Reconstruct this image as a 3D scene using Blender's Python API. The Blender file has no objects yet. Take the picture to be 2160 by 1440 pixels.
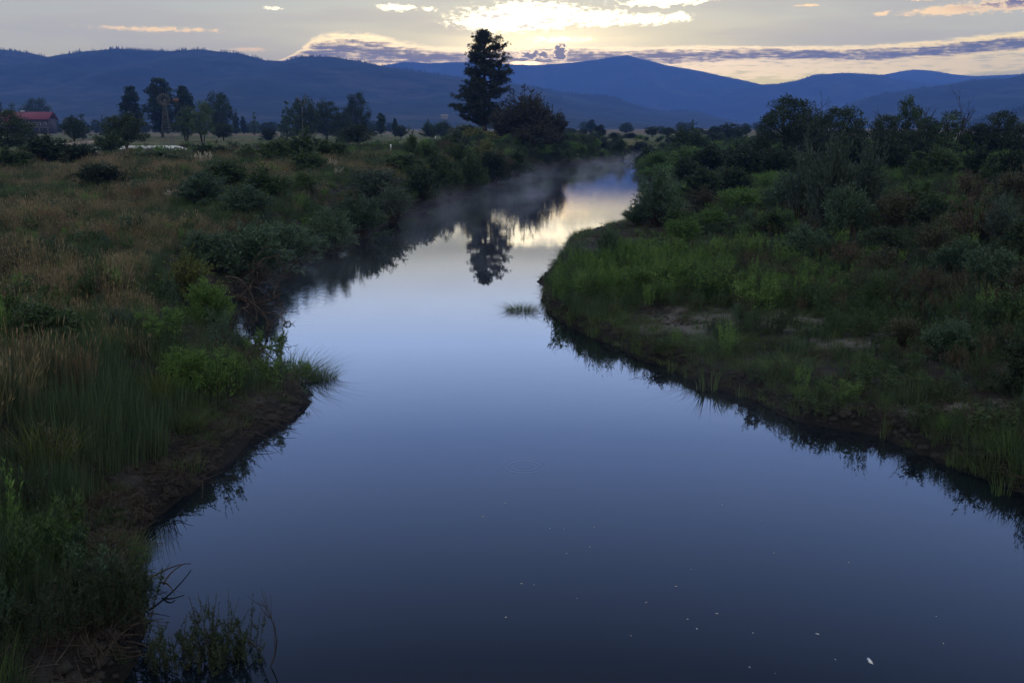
import bpy, math, random
import numpy as np
from mathutils import Vector, Matrix

random.seed(7)
RNG = np.random.default_rng(11)
sc = bpy.context.scene
C = sc.collection
R = math.radians

# ------------------------------------------------------------------ camera
CAM_H = 6.0
MIST = 0.018
F = 2100.0
PITCH = math.atan((720 - 268) / F)
cam_d = bpy.data.cameras.new("camera")
cam_d.sensor_width = 36.0
cam_d.lens = 35.0
cam_d.clip_start = 0.1
cam_d.clip_end = 30000.0
cam = bpy.data.objects.new("camera", cam_d)
cam.location = (0, 0, CAM_H)
cam.rotation_euler = (math.pi / 2 - PITCH, 0, 0)
C.objects.link(cam)
sc.camera = cam

# ------------------------------------------------------------------ render settings
sc.view_settings.view_transform = 'Standard'
sc.view_settings.look = 'None'
sc.view_settings.gamma = 1.0
sc.view_settings.exposure = 0.45
sc.render.engine = 'CYCLES'
cy = sc.cycles
cy.max_bounces = 6
cy.diffuse_bounces = 2
cy.glossy_bounces = 3
cy.transmission_bounces = 2
cy.volume_bounces = 1
cy.transparent_max_bounces = 8
cy.use_denoising = True
cy.denoiser = 'OPENIMAGEDENOISE'
cy.sample_clamp_indirect = 4.0
cy.volume_step_rate = 1.0
cy.volume_max_steps = 24
cy.use_adaptive_sampling = False

# ------------------------------------------------------------------ node expression helper
class NX:
    """tiny wrapper so that node maths can be written as arithmetic"""
    def __init__(s, nt, sock): s.nt, s.s = nt, sock
    def _op(s, op, *o, clamp=False):
        n = s.nt.nodes.new('ShaderNodeMath'); n.operation = op; n.use_clamp = clamp
        for i, v in enumerate((s,) + o):
            if isinstance(v, NX): s.nt.links.new(v.s, n.inputs[i])
            else: n.inputs[i].default_value = v
        return NX(s.nt, n.outputs[0])
    def __add__(s, o): return s._op('ADD', o)
    __radd__ = __add__
    def __mul__(s, o): return s._op('MULTIPLY', o)
    __rmul__ = __mul__
    def __sub__(s, o): return s._op('SUBTRACT', o)
    def __rsub__(s, o): return (s * -1.0) + o
    def __truediv__(s, o): return s._op('DIVIDE', o)
    def pw(s, o): return s._op('POWER', o)
    def exp(s): return s._op('EXPONENT')
    def mx(s, o): return s._op('MAXIMUM', o)
    def mn(s, o): return s._op('MINIMUM', o)
    def clamp(s): return s._op('MULTIPLY', 1.0, clamp=True)
    def sm(s, a, b):  # smoothstep
        n = s.nt.nodes.new('ShaderNodeMapRange'); n.interpolation_type = 'SMOOTHSTEP'
        s.nt.links.new(s.s, n.inputs[0])
        n.inputs[1].default_value = a; n.inputs[2].default_value = b
        n.inputs[3].default_value = 0; n.inputs[4].default_value = 1
        return NX(s.nt, n.outputs[0])

def gauss(x, c, w):
    t = (x - c) / w
    return (t * t * -1.0).exp()

def combine(nt, x, y, z):
    n = nt.nodes.new('ShaderNodeCombineXYZ')
    for i, v in enumerate((x, y, z)):
        if isinstance(v, NX): nt.links.new(v.s, n.inputs[i])
        else: n.inputs[i].default_value = v
    return n.outputs[0]

def noise(nt, vec, scale, detail=4, rough=.55, dist=0.0):
    n = nt.nodes.new('ShaderNodeTexNoise')
    if vec is not None: nt.links.new(vec, n.inputs['Vector'])
    n.inputs['Scale'].default_value = scale; n.inputs['Detail'].default_value = detail
    n.inputs['Roughness'].default_value = rough; n.inputs['Distortion'].default_value = dist
    return NX(nt, n.outputs[0])

def ramp(nt, fac, stops, interp='LINEAR'):
    n = nt.nodes.new('ShaderNodeValToRGB'); n.color_ramp.interpolation = interp
    if fac is not None: nt.links.new(fac.s if isinstance(fac, NX) else fac, n.inputs[0])
    e = n.color_ramp.elements
    while len(e) < len(stops): e.new(0.5)
    for el, (p, c) in zip(e, stops):
        el.position = p
        el.color = (c[0], c[1], c[2], 1)
    return n.outputs[0]

def mixc(nt, fac, a, b, mode='MIX'):
    n = nt.nodes.new('ShaderNodeMix'); n.data_type = 'RGBA'; n.blend_type = mode
    for sck, v in ((n.inputs['Factor'], fac), (n.inputs[6], a), (n.inputs[7], b)):
        if isinstance(v, NX): nt.links.new(v.s, sck)
        elif isinstance(v, bpy.types.NodeSocket): nt.links.new(v, sck)
        elif isinstance(v, (int, float)): sck.default_value = v
        else: sck.default_value = (v[0], v[1], v[2], 1)
    return n.outputs[2]

def fcurve(nt, x, pts, x0, x1):
    """piecewise curve of x through (x, y) points; y is free-ranging"""
    ys = [p[1] for p in pts]; lo, hi = min(ys) - .01, max(ys) + .01
    n = nt.nodes.new('ShaderNodeFloatCurve')
    t = (x - x0) / (x1 - x0)
    nt.links.new(t.s, n.inputs['Value'])
    cv = n.mapping.curves[0]
    q = [((a - x0) / (x1 - x0), (b - lo) / (hi - lo)) for a, b in pts]
    cv.points[0].location = q[0]; cv.points[1].location = q[-1]
    for a in q[1:-1]: cv.points.new(*a)
    for p in cv.points: p.handle_type = 'AUTO'
    n.mapping.update()
    return NX(nt, n.outputs[0]) * (hi - lo) + lo

def azel(px, py):
    """direction of a photo pixel as (azimuth, elevation) in degrees"""
    x = (px - 1080) / F; u = (720 - py) / F
    d = Vector((x, math.cos(PITCH) + u * math.sin(PITCH), -math.sin(PITCH) + u * math.cos(PITCH)))
    d.normalize()
    return math.degrees(math.atan2(d.x, d.y)), math.degrees(math.asin(d.z))

# ------------------------------------------------------------------ world: dawn sky with clouds
SUN_AZ, SUN_EL = azel(1170, 0)[0], 2.6
w = bpy.data.worlds.new("World"); sc.world = w; w.use_nodes = True
nt = w.node_tree
for n in list(nt.nodes): nt.nodes.remove(n)
tc = nt.nodes.new('ShaderNodeTexCoord')
sep = nt.nodes.new('ShaderNodeSeparateXYZ'); nt.links.new(tc.outputs['Generated'], sep.inputs[0])
dx, dy, dz = (NX(nt, sep.outputs[i]) for i in range(3))
az = dx._op('ARCTAN2', dy) * 57.2958
el = dz._op('ARCSINE') * 57.2958
elc = el.mx(0.0)
f = (elc / 90.0).pw(0.5)
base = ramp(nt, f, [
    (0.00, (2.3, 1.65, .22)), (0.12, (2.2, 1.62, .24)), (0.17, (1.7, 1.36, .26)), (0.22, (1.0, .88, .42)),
    (0.272, (.66, .66, .46)), (0.295, (1.25, 1.25, 1.12)), (0.33, (1.45, 1.66, 2.05)), (0.37, (1.18, 1.55, 2.35)), (0.44, (.52, .78, 1.50)), (0.58, (.12, .16, .29)),  # unseen band above the view, brightened to lift the water's reflections
    (0.76, (.52, .51, .46)), (1.0, (.62, .61, .55))])  # overhead stops brightened as added fill for the banks
# unseen sky to the sides and behind, neutral and raised to light the ground
daz = (az - SUN_AZ)
side = (daz._op('ABSOLUTE')).sm(35, 110)
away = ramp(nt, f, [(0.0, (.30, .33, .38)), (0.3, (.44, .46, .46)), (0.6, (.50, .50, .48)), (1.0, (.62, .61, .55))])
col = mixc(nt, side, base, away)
# warm glow over the ridge where the sun will rise
g1 = ((daz * daz / (15.0 ** 2) + (el - 3.2) * (el - 3.2) / (4.2 ** 2)) * -1.0).exp()
g2 = (((az - azel(1150, 0)[0]) * (az - azel(1150, 0)[0]) / (4.2 ** 2) + (el - azel(0, 95)[1] * 1.0) * (el - azel(0, 95)[1]) / (1.15 ** 2)) * -1.0).exp()
col = mixc(nt, g1 * 1.0, col, (.74, .56, .14), 'ADD')
col = mixc(nt, g2, col, (2.8, 2.1, 1.0), 'ADD')
# broad soft streaks of thin high cloud
cv = combine(nt, az * 0.05, el * 0.42, 0.0)
n_soft = noise(nt, cv, 1.6, 5, .5)
col = mixc(nt, n_soft.sm(.42, .62) * 0.35 * (1.0 - el.sm(6.5, 8.5)), col, (.72, .58, .34))

def band(u_pts, t_pts):
    c = fcurve(nt, az, [(azel(px, 100)[0], azel(1080, py)[1]) for px, py in u_pts], -45, 45)
    t = fcurve(nt, az, [(azel(px, 100)[0], tt) for px, tt in t_pts], -45, 45)
    return (el - c) / t
def blob(px, py, wx, wy):
    a, e = azel(px, py)
    return (((az - a) * (az - a) / (wx * wx) + (el - e) * (el - e) / (wy * wy)) * -1.0).exp()

warp = noise(nt, combine(nt, az * .5, el * 1.6, 3.0), 1.3, 6, .62)
fine = noise(nt, combine(nt, az * 1.9, el * 4.2, 9.0), 1.3, 9, .70)
streak = noise(nt, combine(nt, az * .6, el * 5.5, 5.0), 1.3, 8, .66)
nearness = ((daz * daz / (17.0 ** 2)) * -1.0).exp()
# bright scattered cloudlets above
cl = blob(1105, 35, 3.2, .60) + blob(1075, 52, 2.4, .32) + blob(1275, 38, 1.3, .33) + blob(1370, 42, 1.5, .26) + blob(1437, 35, .5, .2) \
    + blob(1130, 20, 1.5, .3) + blob(1405, 1, 2.2, .3) + blob(835, 16, .9, .18) + blob(573, 18, .5, .1) + blob(905, 20, .3, .1)
dens = (cl * 1.0 + (fine - .5) * 3.6)
cm = dens.sm(.12, 1.0) * cl.sm(.04, .34)
col = mixc(nt, cm * ((nearness * .8) + .2), col, (5.2, 4.3, 2.5))
cm2 = (dens.sm(.75, .95) * (warp.sm(.48, .60))) * .8
col = mixc(nt, cm2 * cl.sm(.3, .7), col, (.50, .42, .34))
# pink-lit cloudlets to the upper right and far left
pk = blob(2140, 8, 2.3, .36) + blob(1985, 24, 1.9, .2) + blob(1860, 30, .35, .12) + blob(2015, 18, .5, .14) + blob(1700, 12, .8, .06) + blob(330, 62, 3.2, .13) + blob(520, 105, 1.0, .12) + blob(1960, -2, 1.0, .08)
dp = pk + (fine - .5) * 3.0
pm = dp.sm(.16, 1.0) * pk.sm(.05, .3)
col = mixc(nt, pm, col, (1.9, 1.25, .42))
col = mixc(nt, dp.sm(.72, .95) * pk.sm(.3, .6) * blob(2150, 2, 2.8, .4), col, (.23, .17, .17))
# long low cloud bank: gold rims, violet-grey body
def cloudbank(upts, tpts, body, rim, rimw=.30, amp=4.4, sharp=1.1, warpn=None):
    global col
    q = band(upts, tpts)
    prof = 1.0 - q * q
    n_ = (fine * .55 + streak * .45) if warpn is None else warpn
    dd = prof + (n_ - .5) * amp
    rimm = dd.sm(-rimw - .75, .35) * .9
    bodym = dd.sm(.0, sharp)
    col = mixc(nt, rimm, col, rim)
    col = mixc(nt, bodym, col, body)
hot = mixc(nt, nearness, (2.4, 1.72, .38), (3.6, 2.6, 1.2))
bodyc = mixc(nt, nearness, (.20, .14, .01), (.40, .29, .10))
# gold streaks under the bank
qg = band([(-400, 140), (1100, 140), (1400, 146), (1700, 150), (2160, 140), (2700, 120)], [(-400, .01), (1150, .06), (1350, .2), (1600, .62), (2160, .52), (2700, .4)])
gm = ((1.0 - qg * qg) + (streak - .5) * 5.5).sm(.1, .9) * ((az - 4.0).sm(0, 4))
col = mixc(nt, gm * .85, col, hot)
cloudbank([(-400, 190), (560, 140), (640, 122), (720, 112), (850, 118), (1000, 124), (1150, 121), (1300, 122), (1450, 121), (1620, 119), (1800, 124), (1950, 120), (2160, 108), (2700, 90)],
          [(-400, .05), (520, .08), (640, .35), (720, .78), (850, .60), (1000, .46), (1150, .52), (1300, .44), (1420, .46), (1620, .34), (1800, .38), (1950, .40), (2160, .42), (2700, .4)],
          bodyc, hot, amp=4.4, warpn=streak * .66 + fine * .34)
# small towers on the bank
tw = blob(1183, 112, .34, .55) + blob(1130, 116, 1.0, .22)
dt = tw + (fine - .5) * 3.2
col = mixc(nt, dt.sm(.22, .42) * tw.sm(.05, .3), col, hot)
col = mixc(nt, dt.sm(.46, .66) * tw.sm(.1, .4), col, bodyc)
# bright slots under the bank at the ridge
sl = blob(1110, 134, 1.0, .13) + blob(1170, 84, 2.4, .22) * .7
col = mixc(nt, (sl + (fine - .5) * 1.6).sm(.3, .7), col, (7.0, 4.6, 1.8))

below = el.sm(-2.0, 0.0)
col = mixc(nt, below, (.05, .06, .07), col)
sky = nt.nodes.new('ShaderNodeTexSky'); sky.sky_type = 'NISHITA'; sky.sun_disc = False
sky.sun_elevation = R(SUN_EL); sky.sun_rotation = R(SUN_AZ); sky.altitude = 1100; sky.air_density = 1.0; sky.dust_density = 1.0
bg1 = nt.nodes.new('ShaderNodeBackground'); bg1.inputs[1].default_value = 0.05
nt.links.new(sky.outputs[0], bg1.inputs[0])
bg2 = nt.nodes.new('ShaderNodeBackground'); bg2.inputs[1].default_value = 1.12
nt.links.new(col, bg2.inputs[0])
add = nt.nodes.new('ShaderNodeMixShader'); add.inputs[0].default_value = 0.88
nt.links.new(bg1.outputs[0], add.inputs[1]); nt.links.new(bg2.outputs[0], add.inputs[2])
wo = nt.nodes.new('ShaderNodeOutputWorld'); nt.links.new(add.outputs[0], wo.inputs[0])
w.cycles.sampling_method = 'MANUAL'; w.cycles.sample_map_resolution = 1024

# ------------------------------------------------------------------ sun, still behind the ridge
sd = bpy.data.lights.new("sun", 'SUN'); sd.energy = 2.0; sd.angle = R(0.6); sd.color = (1.0, .80, .56)
sun = bpy.data.objects.new("sun", sd); C.objects.link(sun)
sv = Vector((math.sin(R(SUN_AZ)) * math.cos(R(SUN_EL)), math.cos(R(SUN_AZ)) * math.cos(R(SUN_EL)), math.sin(R(SUN_EL))))
sun.rotation_euler = sv.to_track_quat('Z', 'Y').to_euler(); sun.location = (0, 0, 60)

# ------------------------------------------------------------------ object helpers
def link(o, parent=None):
    C.objects.link(o)
    if parent is not None: o.parent = parent
    return o
def tag(o, label=None, cat=None, group=None, kind=None):
    if label: o['label'] = label
    if cat: o['category'] = cat
    if group: o['group'] = group
    if kind: o['kind'] = kind
    return o
def mesh_np(name, V, faces=None, quads=None, tris=None, mat=None, attrs=None, smooth=False):
    """mesh from numpy arrays; attrs = {name: per-face-corner or per-vertex floats}"""
    me = bpy.data.meshes.new(name)
    V = np.asarray(V, np.float32)
    me.vertices.add(len(V)); me.vertices.foreach_set('co', V.ravel())
    loops, starts, tot = [], [], 0
    fl = []
    if quads is not None and len(quads): fl.append(np.asarray(quads, np.int32))
    if tris is not None and len(tris): fl.append(np.asarray(tris, np.int32))
    for a in fl:
        k = a.shape[1]
        starts.append(tot + np.arange(len(a)) * k); loops.append(a.ravel()); tot += a.size
    if fl:
        lo = np.concatenate(loops).astype(np.int32); st = np.concatenate(starts).astype(np.int32)
        me.loops.add(len(lo)); me.loops.foreach_set('vertex_index', lo)
        me.polygons.add(len(st)); me.polygons.foreach_set('loop_start', st)
    for k, v in (attrs or {}).items():
        v = np.asarray(v, np.float32)
        if v.ndim == 2:
            a = me.attributes.new(k, 'FLOAT_VECTOR', 'POINT'); a.data.foreach_set('vector', v.ravel())
        else:
            a = me.attributes.new(k, 'FLOAT', 'POINT'); a.data.foreach_set('value', v)
    me.update(calc_edges=True)
    if mat: me.materials.append(mat)
    if fl and smooth: me.polygons.foreach_set('use_smooth', np.ones(len(me.polygons), bool))
    return me

# ------------------------------------------------------------------ noise in numpy
_P = RNG.random((512, 512))
def vnoise(x, y):
    xi, yi = np.floor(x).astype(int), np.floor(y).astype(int)
    fx, fy = x - xi, y - yi
    fx, fy = fx * fx * (3 - 2 * fx), fy * fy * (3 - 2 * fy)
    g = lambda a, b: _P[a & 511, b & 511]
    return (g(xi, yi) * (1 - fx) + g(xi + 1, yi) * fx) * (1 - fy) + (g(xi, yi + 1) * (1 - fx) + g(xi + 1, yi + 1) * fx) * fy
def fbm(x, y, o=4):
    s, a, t = 0, .5, 0
    for k in range(o):
        s = s + a * vnoise(x * 2 ** k + 17.3 * k, y * 2 ** k + 9.1 * k); t += a; a *= .5
    return s / t - .5
def sst(x, a, b):
    t = np.clip((x - a) / (b - a), 0, 1); return t * t * (3 - 2 * t)

# ------------------------------------------------------------------ pixel -> place
def ray(px, py):
    x = (px - 1080) / F; u = (720 - py) / F
    return np.array((x, math.cos(PITCH) + u * math.sin(PITCH), -math.sin(PITCH) + u * math.cos(PITCH)))
def at(px, py, z=0.0):
    d = ray(px, py); t = (z - CAM_H) / d[2]
    return np.array((d[0] * t, d[1] * t, z))

LEFT = [(200, 1900), (250, 1560), (330, 1290), (300, 1180), (290, 1120), (350, 1065), (440, 1005), (560, 925), (632, 868), (636, 838), (625, 815), (560, 775), (520, 735), (490, 700), (478, 650),
        (500, 612), (560, 590), (640, 552), (740, 518), (800, 482), (870, 445), (930, 424), (1000, 402), (1060, 378), (1120, 357), (1200, 347), (1280, 340), (1318, 336),
        (1290, 331), (1262, 327), (1240, 323), (1100, 321)]
RIGHT = [(1100, 318.5), (1250, 318), (1360, 319), (1440, 321), (1400, 330), (1355, 345), (1341, 357), (1348, 370), (1378, 388), (1392, 410), (1372, 440), (1330, 472), (1260, 490), (1197, 506), (1200, 520),
         (1165, 560), (1142, 600), (1140, 640), (1170, 678), (1240, 706), (1330, 748), (1430, 780), (1485, 822), (1560, 842), (1640, 872), (1750, 902), (1880, 925), (1960, 955), (2060, 1005), (2160, 1062), (2420, 1220), (2900, 1560)]
Lp = np.array([at(*p)[:2] for p in LEFT]); Rp = np.array([at(*p)[:2] for p in RIGHT])
Lp = np.vstack([[(-6.0, -60)], Lp]); Rp = np.vstack([Rp, [(22.0, -60)]])
def resample(P, seed, amp):
    out = []; rs_ = np.random.default_rng(seed)
    for a, b in zip(P[:-1], P[1:]):
        n = max(2, int(np.linalg.norm(b - a) / .6)); n = min(n, 60)
        for t in np.linspace(0, 1, n, endpoint=False): out.append(a + (b - a) * t)
    out.append(P[-1]); out = np.array(out)
    k = np.ones(3) / 3
    for _ in range(3):
        out[1:-1] = (out[:-2] + out[1:-1] * 2 + out[2:]) / 4
    jt = rs_.normal(size=out.shape); jt[1:-1] = (jt[:-2] + jt[1:-1] * 2 + jt[2:]) / 4
    near = np.clip((90 - out[:, 1]) / 60, .15, 1)[:, None]
    return out + jt * amp * near
Lr, Rr = resample(Lp, 1, .2), resample(Rp, 2, .2)
POLY = np.vstack([Lr, Rr])
def seg_dist(x, y, P):
    best = np.full(x.shape, 1e9)
    for a, b in zip(P[:-1], P[1:]):
        ab = b - a; L = ab @ ab + 1e-9
        t = np.clip(((x - a[0]) * ab[0] + (y - a[1]) * ab[1]) / L, 0, 1)
        best = np.minimum(best, (x - a[0] - t * ab[0]) ** 2 + (y - a[1] - t * ab[1]) ** 2)
    return np.sqrt(best)
def inside(x, y, P):
    c = np.zeros(x.shape, bool); n = len(P)
    for i in range(n):
        x1, y1 = P[i]; x2, y2 = P[(i + 1) % n]
        if y1 == y2: continue
        m = ((y1 > y) != (y2 > y)) & (x < (x2 - x1) * (y - y1) / (y2 - y1) + x1)
        c ^= m
    return c
def shore(x, y):
    """(distance to left shore, to right shore, in-water flag)"""
    x = np.asarray(x, float); y = np.asarray(y, float)
    return seg_dist(x, y, Lr), seg_dist(x, y, Rr), inside(x, y, POLY)
PINE = at(1022, 294, 3.7)
SHELF = at(585, 835, .4)
def height(x, y):
    x = np.asarray(x, float); y = np.asarray(y, float)
    dl, dr, ins = shore(x, y)
    left = dl < dr
    wob = fbm(x * .9, y * .9, 4) * .75
    D = np.hypot(x, y)
    # left side: steep cut bank, then a plateau that climbs towards the meadow
    plat = 1.55 + 1.45 * sst(y, 28, 105)
    shelf = np.exp(-((x - SHELF[0]) / 1.5) ** 2 - ((y - SHELF[1]) / 2.2) ** 2)
    dl2 = np.maximum(dl + wob * .5, 0)
    rise = .22 * sst(dl2, 0, .3) + (.78) * sst(dl2, .3, 3.2 + 3.0 * sst(y, 30, 90))
    hl = plat * rise * (1 - .60 * shelf) + .18 * shelf + .25 * fbm(x * .12, y * .12, 3) * sst(dl, 1, 8)
    levee = .9 * np.exp(-((x - PINE[0]) / 16) ** 2 - ((y - PINE[1]) / 18) ** 2)
    hl = hl + levee * sst(dl, 2, 8)
    # right side: low undercut lip, gentle bench, then a rise
    dr2 = np.maximum(dr + wob * .5, 0)
    hr = .38 * sst(dr2, 0, .45) + .30 * sst(dr2, .6, 4) + 1.5 * sst(dr, 6, 26) * (.5 + .5 * sst(y, 10, 40)) + .5 * sst(y, 60, 130) * sst(dr, 1, 6) + .35 * fbm(x * .15 + 9, y * .15, 3) * sst(dr, 1, 8)
    k = sst((dr - dl), -6, 6) * sst(y, 150, 230) + (left & (y < 230)) * (1 - sst(y, 150, 230))
    h = np.where(left, hl, hr)
    # far away everything joins the level valley floor
    far = sst(y, 190, 300)
    dm = np.minimum(dl, dr)
    hfar = 2.9 * sst(dm, 0, 5)
    h = h * (1 - far) + hfar * far
    h = h + (.10 * fbm(x * 1.3, y * 1.3, 3) + .05 * fbm(x * 5, y * 5, 2)) * sst(dm, .1, 1.2) * (D < 400)
    h = h + (.34 * fbm(x * 2.1, y * 2.1, 3) + .20 * np.abs(fbm(x * 4.3 + 5, y * 4.3, 2))) * np.exp(-((dm - 1.3) / 1.2) ** 2) * (D < 70) * np.where(left, 1.0, .6)
    bank = -0.9 * sst(dm, 0, 2.0) - .06
    return np.where(ins, bank, np.maximum(h, .02 + 0 * h))
_cache = {}
def ground(px, py, z0=2.0):
    """where the pixel's line of sight meets the terrain"""
    d = ray(px, py)
    ts = np.concatenate([np.linspace(7, 60, 160), np.linspace(60.5, 260, 300), np.geomspace(262, 6000, 160)])
    X, Y, Z = d[0] * ts, d[1] * ts, CAM_H + d[2] * ts
    Hh = hgt(X, Y)
    k = np.nonzero(Z <= np.maximum(Hh, 0))[0]
    if len(k) == 0 or k[0] == 0: i = len(ts) - 1 if len(k) == 0 else 0
    else: i = k[0]
    return np.array((X[i], Y[i], max(Hh[i], 0)))

# ------------------------------------------------------------------ terrain sheet
def geo(a, b, s, r):
    o = [a]
    while o[-1] < b: o.append(o[-1] + s); s *= r
    return o
xs_p = list(np.arange(0, 13, .17)) + list(np.arange(13, 46, .34)) + geo(46, 7600, .6, 1.13)
xs = np.array(sorted([-v for v in xs_p[1:]] + xs_p))
ys = np.array(list(np.arange(-60, 6, 4.0)) + list(np.arange(6, 30, .16)) + list(np.arange(30, 60, .3)) + geo(60, 260, .32, 1.006) + geo(262, 7600, 3, 1.12))
GX, GY = np.meshgrid(xs, ys)
GH = height(GX.ravel(), GY.ravel()).reshape(GX.shape)
def hgt(x, y):
    """terrain height by interpolation on the sheet's own grid"""
    x = np.asarray(x, float); y = np.asarray(y, float)
    i = np.clip(np.searchsorted(xs, x) - 1, 0, len(xs) - 2); j = np.clip(np.searchsorted(ys, y) - 1, 0, len(ys) - 2)
    fx = np.clip((x - xs[i]) / (xs[i + 1] - xs[i]), 0, 1); fy = np.clip((y - ys[j]) / (ys[j + 1] - ys[j]), 0, 1)
    return (GH[j, i] * (1 - fx) + GH[j, i + 1] * fx) * (1 - fy) + (GH[j + 1, i] * (1 - fx) + GH[j + 1, i + 1] * fx) * fy

def principled(name, rough=.8, spec=.2):
    m = bpy.data.materials.new(name); m.use_nodes = True
    nt = m.node_tree; p = nt.nodes['Principled BSDF']
    p.inputs['Roughness'].default_value = rough; p.inputs['Specular IOR Level'].default_value = spec
    return m, nt, p
def attr(nt, name):
    n = nt.nodes.new('ShaderNodeAttribute'); n.attribute_name = name; return NX(nt, n.outputs['Fac'])
def bump(nt, p, h, strength=.5, dist=.05):
    b = nt.nodes.new('ShaderNodeBump'); b.inputs['Strength'].default_value = strength; b.inputs['Distance'].default_value = dist
    nt.links.new(h.s, b.inputs['Height']); nt.links.new(b.outputs[0], p.inputs['Normal'])

mt, tn, tp = principled("soil_and_turf", .95, .1)
g = tn.nodes.new('ShaderNodeNewGeometry')
n1 = noise(tn, g.outputs['Position'], 1.1, 8, .65); n2 = noise(tn, g.outputs['Position'], .12, 5, .6); n3 = noise(tn, g.outputs['Position'], 14, 4, .6)
soil = ramp(tn, n1, [(.3, (.008, .008, .008)), (.5, (.023, .0225, .022)), (.7, (.066, .064, .064))])
lawn = ramp(tn, n2, [(.35, (.040, .060, .022)), (.5, (.075, .088, .034)), (.65, (.12, .115, .052))])
dry = ramp(tn, n2, [(.35, (.085, .070, .038)), (.65, (.16, .125, .075))])
wet = ramp(tn, n3, [(.3, (.005, .005, .005)), (.7, (.018, .016, .015))])
sandc = ramp(tn, n3, [(.3, (.055, .054, .055)), (.7, (.155, .152, .155))])
c_ = mixc(tn, attr(tn, 'lawn'), soil, lawn)
c_ = mixc(tn, attr(tn, 'dry'), c_, dry)
c_ = mixc(tn, attr(tn, 'sand'), c_, sandc)
c_ = mixc(tn, attr(tn, 'wet'), c_, wet)
tn.links.new(c_, tp.inputs['Base Color'])
bump(tn, tp, n1 * .6 + n3 * .4, 1.0, .16)
fx_, fy_ = GX.ravel(), GY.ravel()
dl_, dr_, in_ = shore(fx_, fy_)
dm_ = np.minimum(dl_, dr_)
left_ = dl_ < dr_
a_lawn = np.clip(sst(fy_, 75, 110) * left_ + sst(fy_, 200, 260), 0, 1)
a_dry = sst(fbm(fx_ * .01, fy_ * .01, 3) + .0007 * np.clip(fy_ - 300, 0, 600), .02, .12) * sst(fy_, 200, 300)
a_wet = np.clip(1 - sst(dm_ + .5 * fbm(fx_ * 1.5, fy_ * 1.5, 3), .15, .9), 0, 1) * (fy_ < 400)
def sandy_at(x, y):
    s = 0
    for px, py, z, rx, ry in [(1430, 668, .7, 2.1, 1.7), (1690, 668, .8, 1.2, 1.6), (1800, 716, .8, 1.3, .7), (2050, 828, .8, 1.8, .4), (1480, 495, 1, 1.0, 1.8), (1210, 512, .3, 1.2, 1.6), (585, 850, .3, .8, .8)]:
        a = at(px, py, z); s = s + np.exp(-((x - a[0]) / rx) ** 2 - ((y - a[1]) / ry) ** 2)
    return s
a_sand = 1.0 * sst(sandy_at(fx_, fy_) + 1.6 * fbm(fx_ * 1.6, fy_ * 1.6, 5), .30, .85) * (fy_ < 100)
ny, nx = GX.shape
idx = np.arange(ny * nx).reshape(ny, nx)
quads = np.stack([idx[:-1, :-1], idx[:-1, 1:], idx[1:, 1:], idx[1:, :-1]], -1).reshape(-1, 4)
me = mesh_np("ground", np.stack([fx_, fy_, GH.ravel()], -1), quads=quads, mat=mt, attrs={'lawn': a_lawn, 'dry': a_dry, 'wet': a_wet, 'sand': a_sand}, smooth=True)
tag(link(bpy.data.objects.new("ground", me)), "river banks and valley floor of dark soil and turf", "ground", kind='structure')

# ------------------------------------------------------------------ water
mw = bpy.data.materials.new("river_water"); mw.use_nodes = True
wn = mw.node_tree
for n in list(wn.nodes): wn.nodes.remove(n)
g = wn.nodes.new('ShaderNodeNewGeometry')
sp = wn.nodes.new('ShaderNodeSeparateXYZ'); wn.links.new(g.outputs['Position'], sp.inputs[0])
X, Y = NX(wn, sp.outputs[0]), NX(wn, sp.outputs[1])
# long lazy ripples up the reach, a fine riffle along the left shore, one ring from a rising fish
rip = noise(wn, combine(wn, X * .9, Y * 1.4, 0.0), 1.0, 3, .5)
rip2 = noise(wn, combine(wn, X * .6, Y * 3.6, 4.0), 1.0, 4, .55)
rx, ry = at(1106, 982)[:2]
rd = ((X - rx) * (X - rx) + (Y - ry) * (Y - ry))._op('SQRT')
ring = (rd * 52.0)._op('SINE') * gauss(rd, .33, .14)
riff = gauss(rd * 0 + (X + (Y - 33.0) * .10 + 9.0), 0.0, 2.2) * Y.sm(26, 38) * (1.0 - Y.sm(62, 90))
rz = noise(wn, combine(wn, X * 2.2, Y * 3.5, 2.0), 1.0, 3, .6)
h = rip * .0008 + rip2 * (Y.sm(35, 90) * .0024) + ring * .0006 + rz * (riff * .03)
bp = wn.nodes.new('ShaderNodeBump'); bp.inputs['Strength'].default_value = 1.0; bp.inputs['Distance'].default_value = 1.0
wn.links.new(h.s, bp.inputs['Height'])
gl = wn.nodes.new('ShaderNodeBsdfGlossy'); gl.inputs['Roughness'].default_value = .008; gl.inputs['Color'].default_value = (.93, .96, 1, 1)
wn.links.new(bp.outputs[0], gl.inputs['Normal'])
df = wn.nodes.new('ShaderNodeBsdfDiffuse'); df.inputs['Color'].default_value = (.004, .007, .011, 1)
fr = wn.nodes.new('ShaderNodeFresnel'); fr.inputs['IOR'].default_value = 1.42
wn.links.new(bp.outputs[0], fr.inputs['Normal'])
ms = wn.nodes.new('ShaderNodeMixShader'); wn.links.new(fr.outputs[0], ms.inputs[0]); wn.links.new(df.outputs[0], ms.inputs[1]); wn.links.new(gl.outputs[0], ms.inputs[2])
ow = wn.nodes.new('ShaderNodeOutputMaterial'); wn.links.new(ms.outputs[0], ow.inputs[0])
me = mesh_np("water", [(-80, -60, 0), (120, -60, 0), (120, 330, 0), (-80, 330, 0)], quads=[(0, 1, 2, 3)], mat=mw)
tag(link(bpy.data.objects.new("water", me)), "calm river reflecting the dawn sky", "river", kind='structure')

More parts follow.
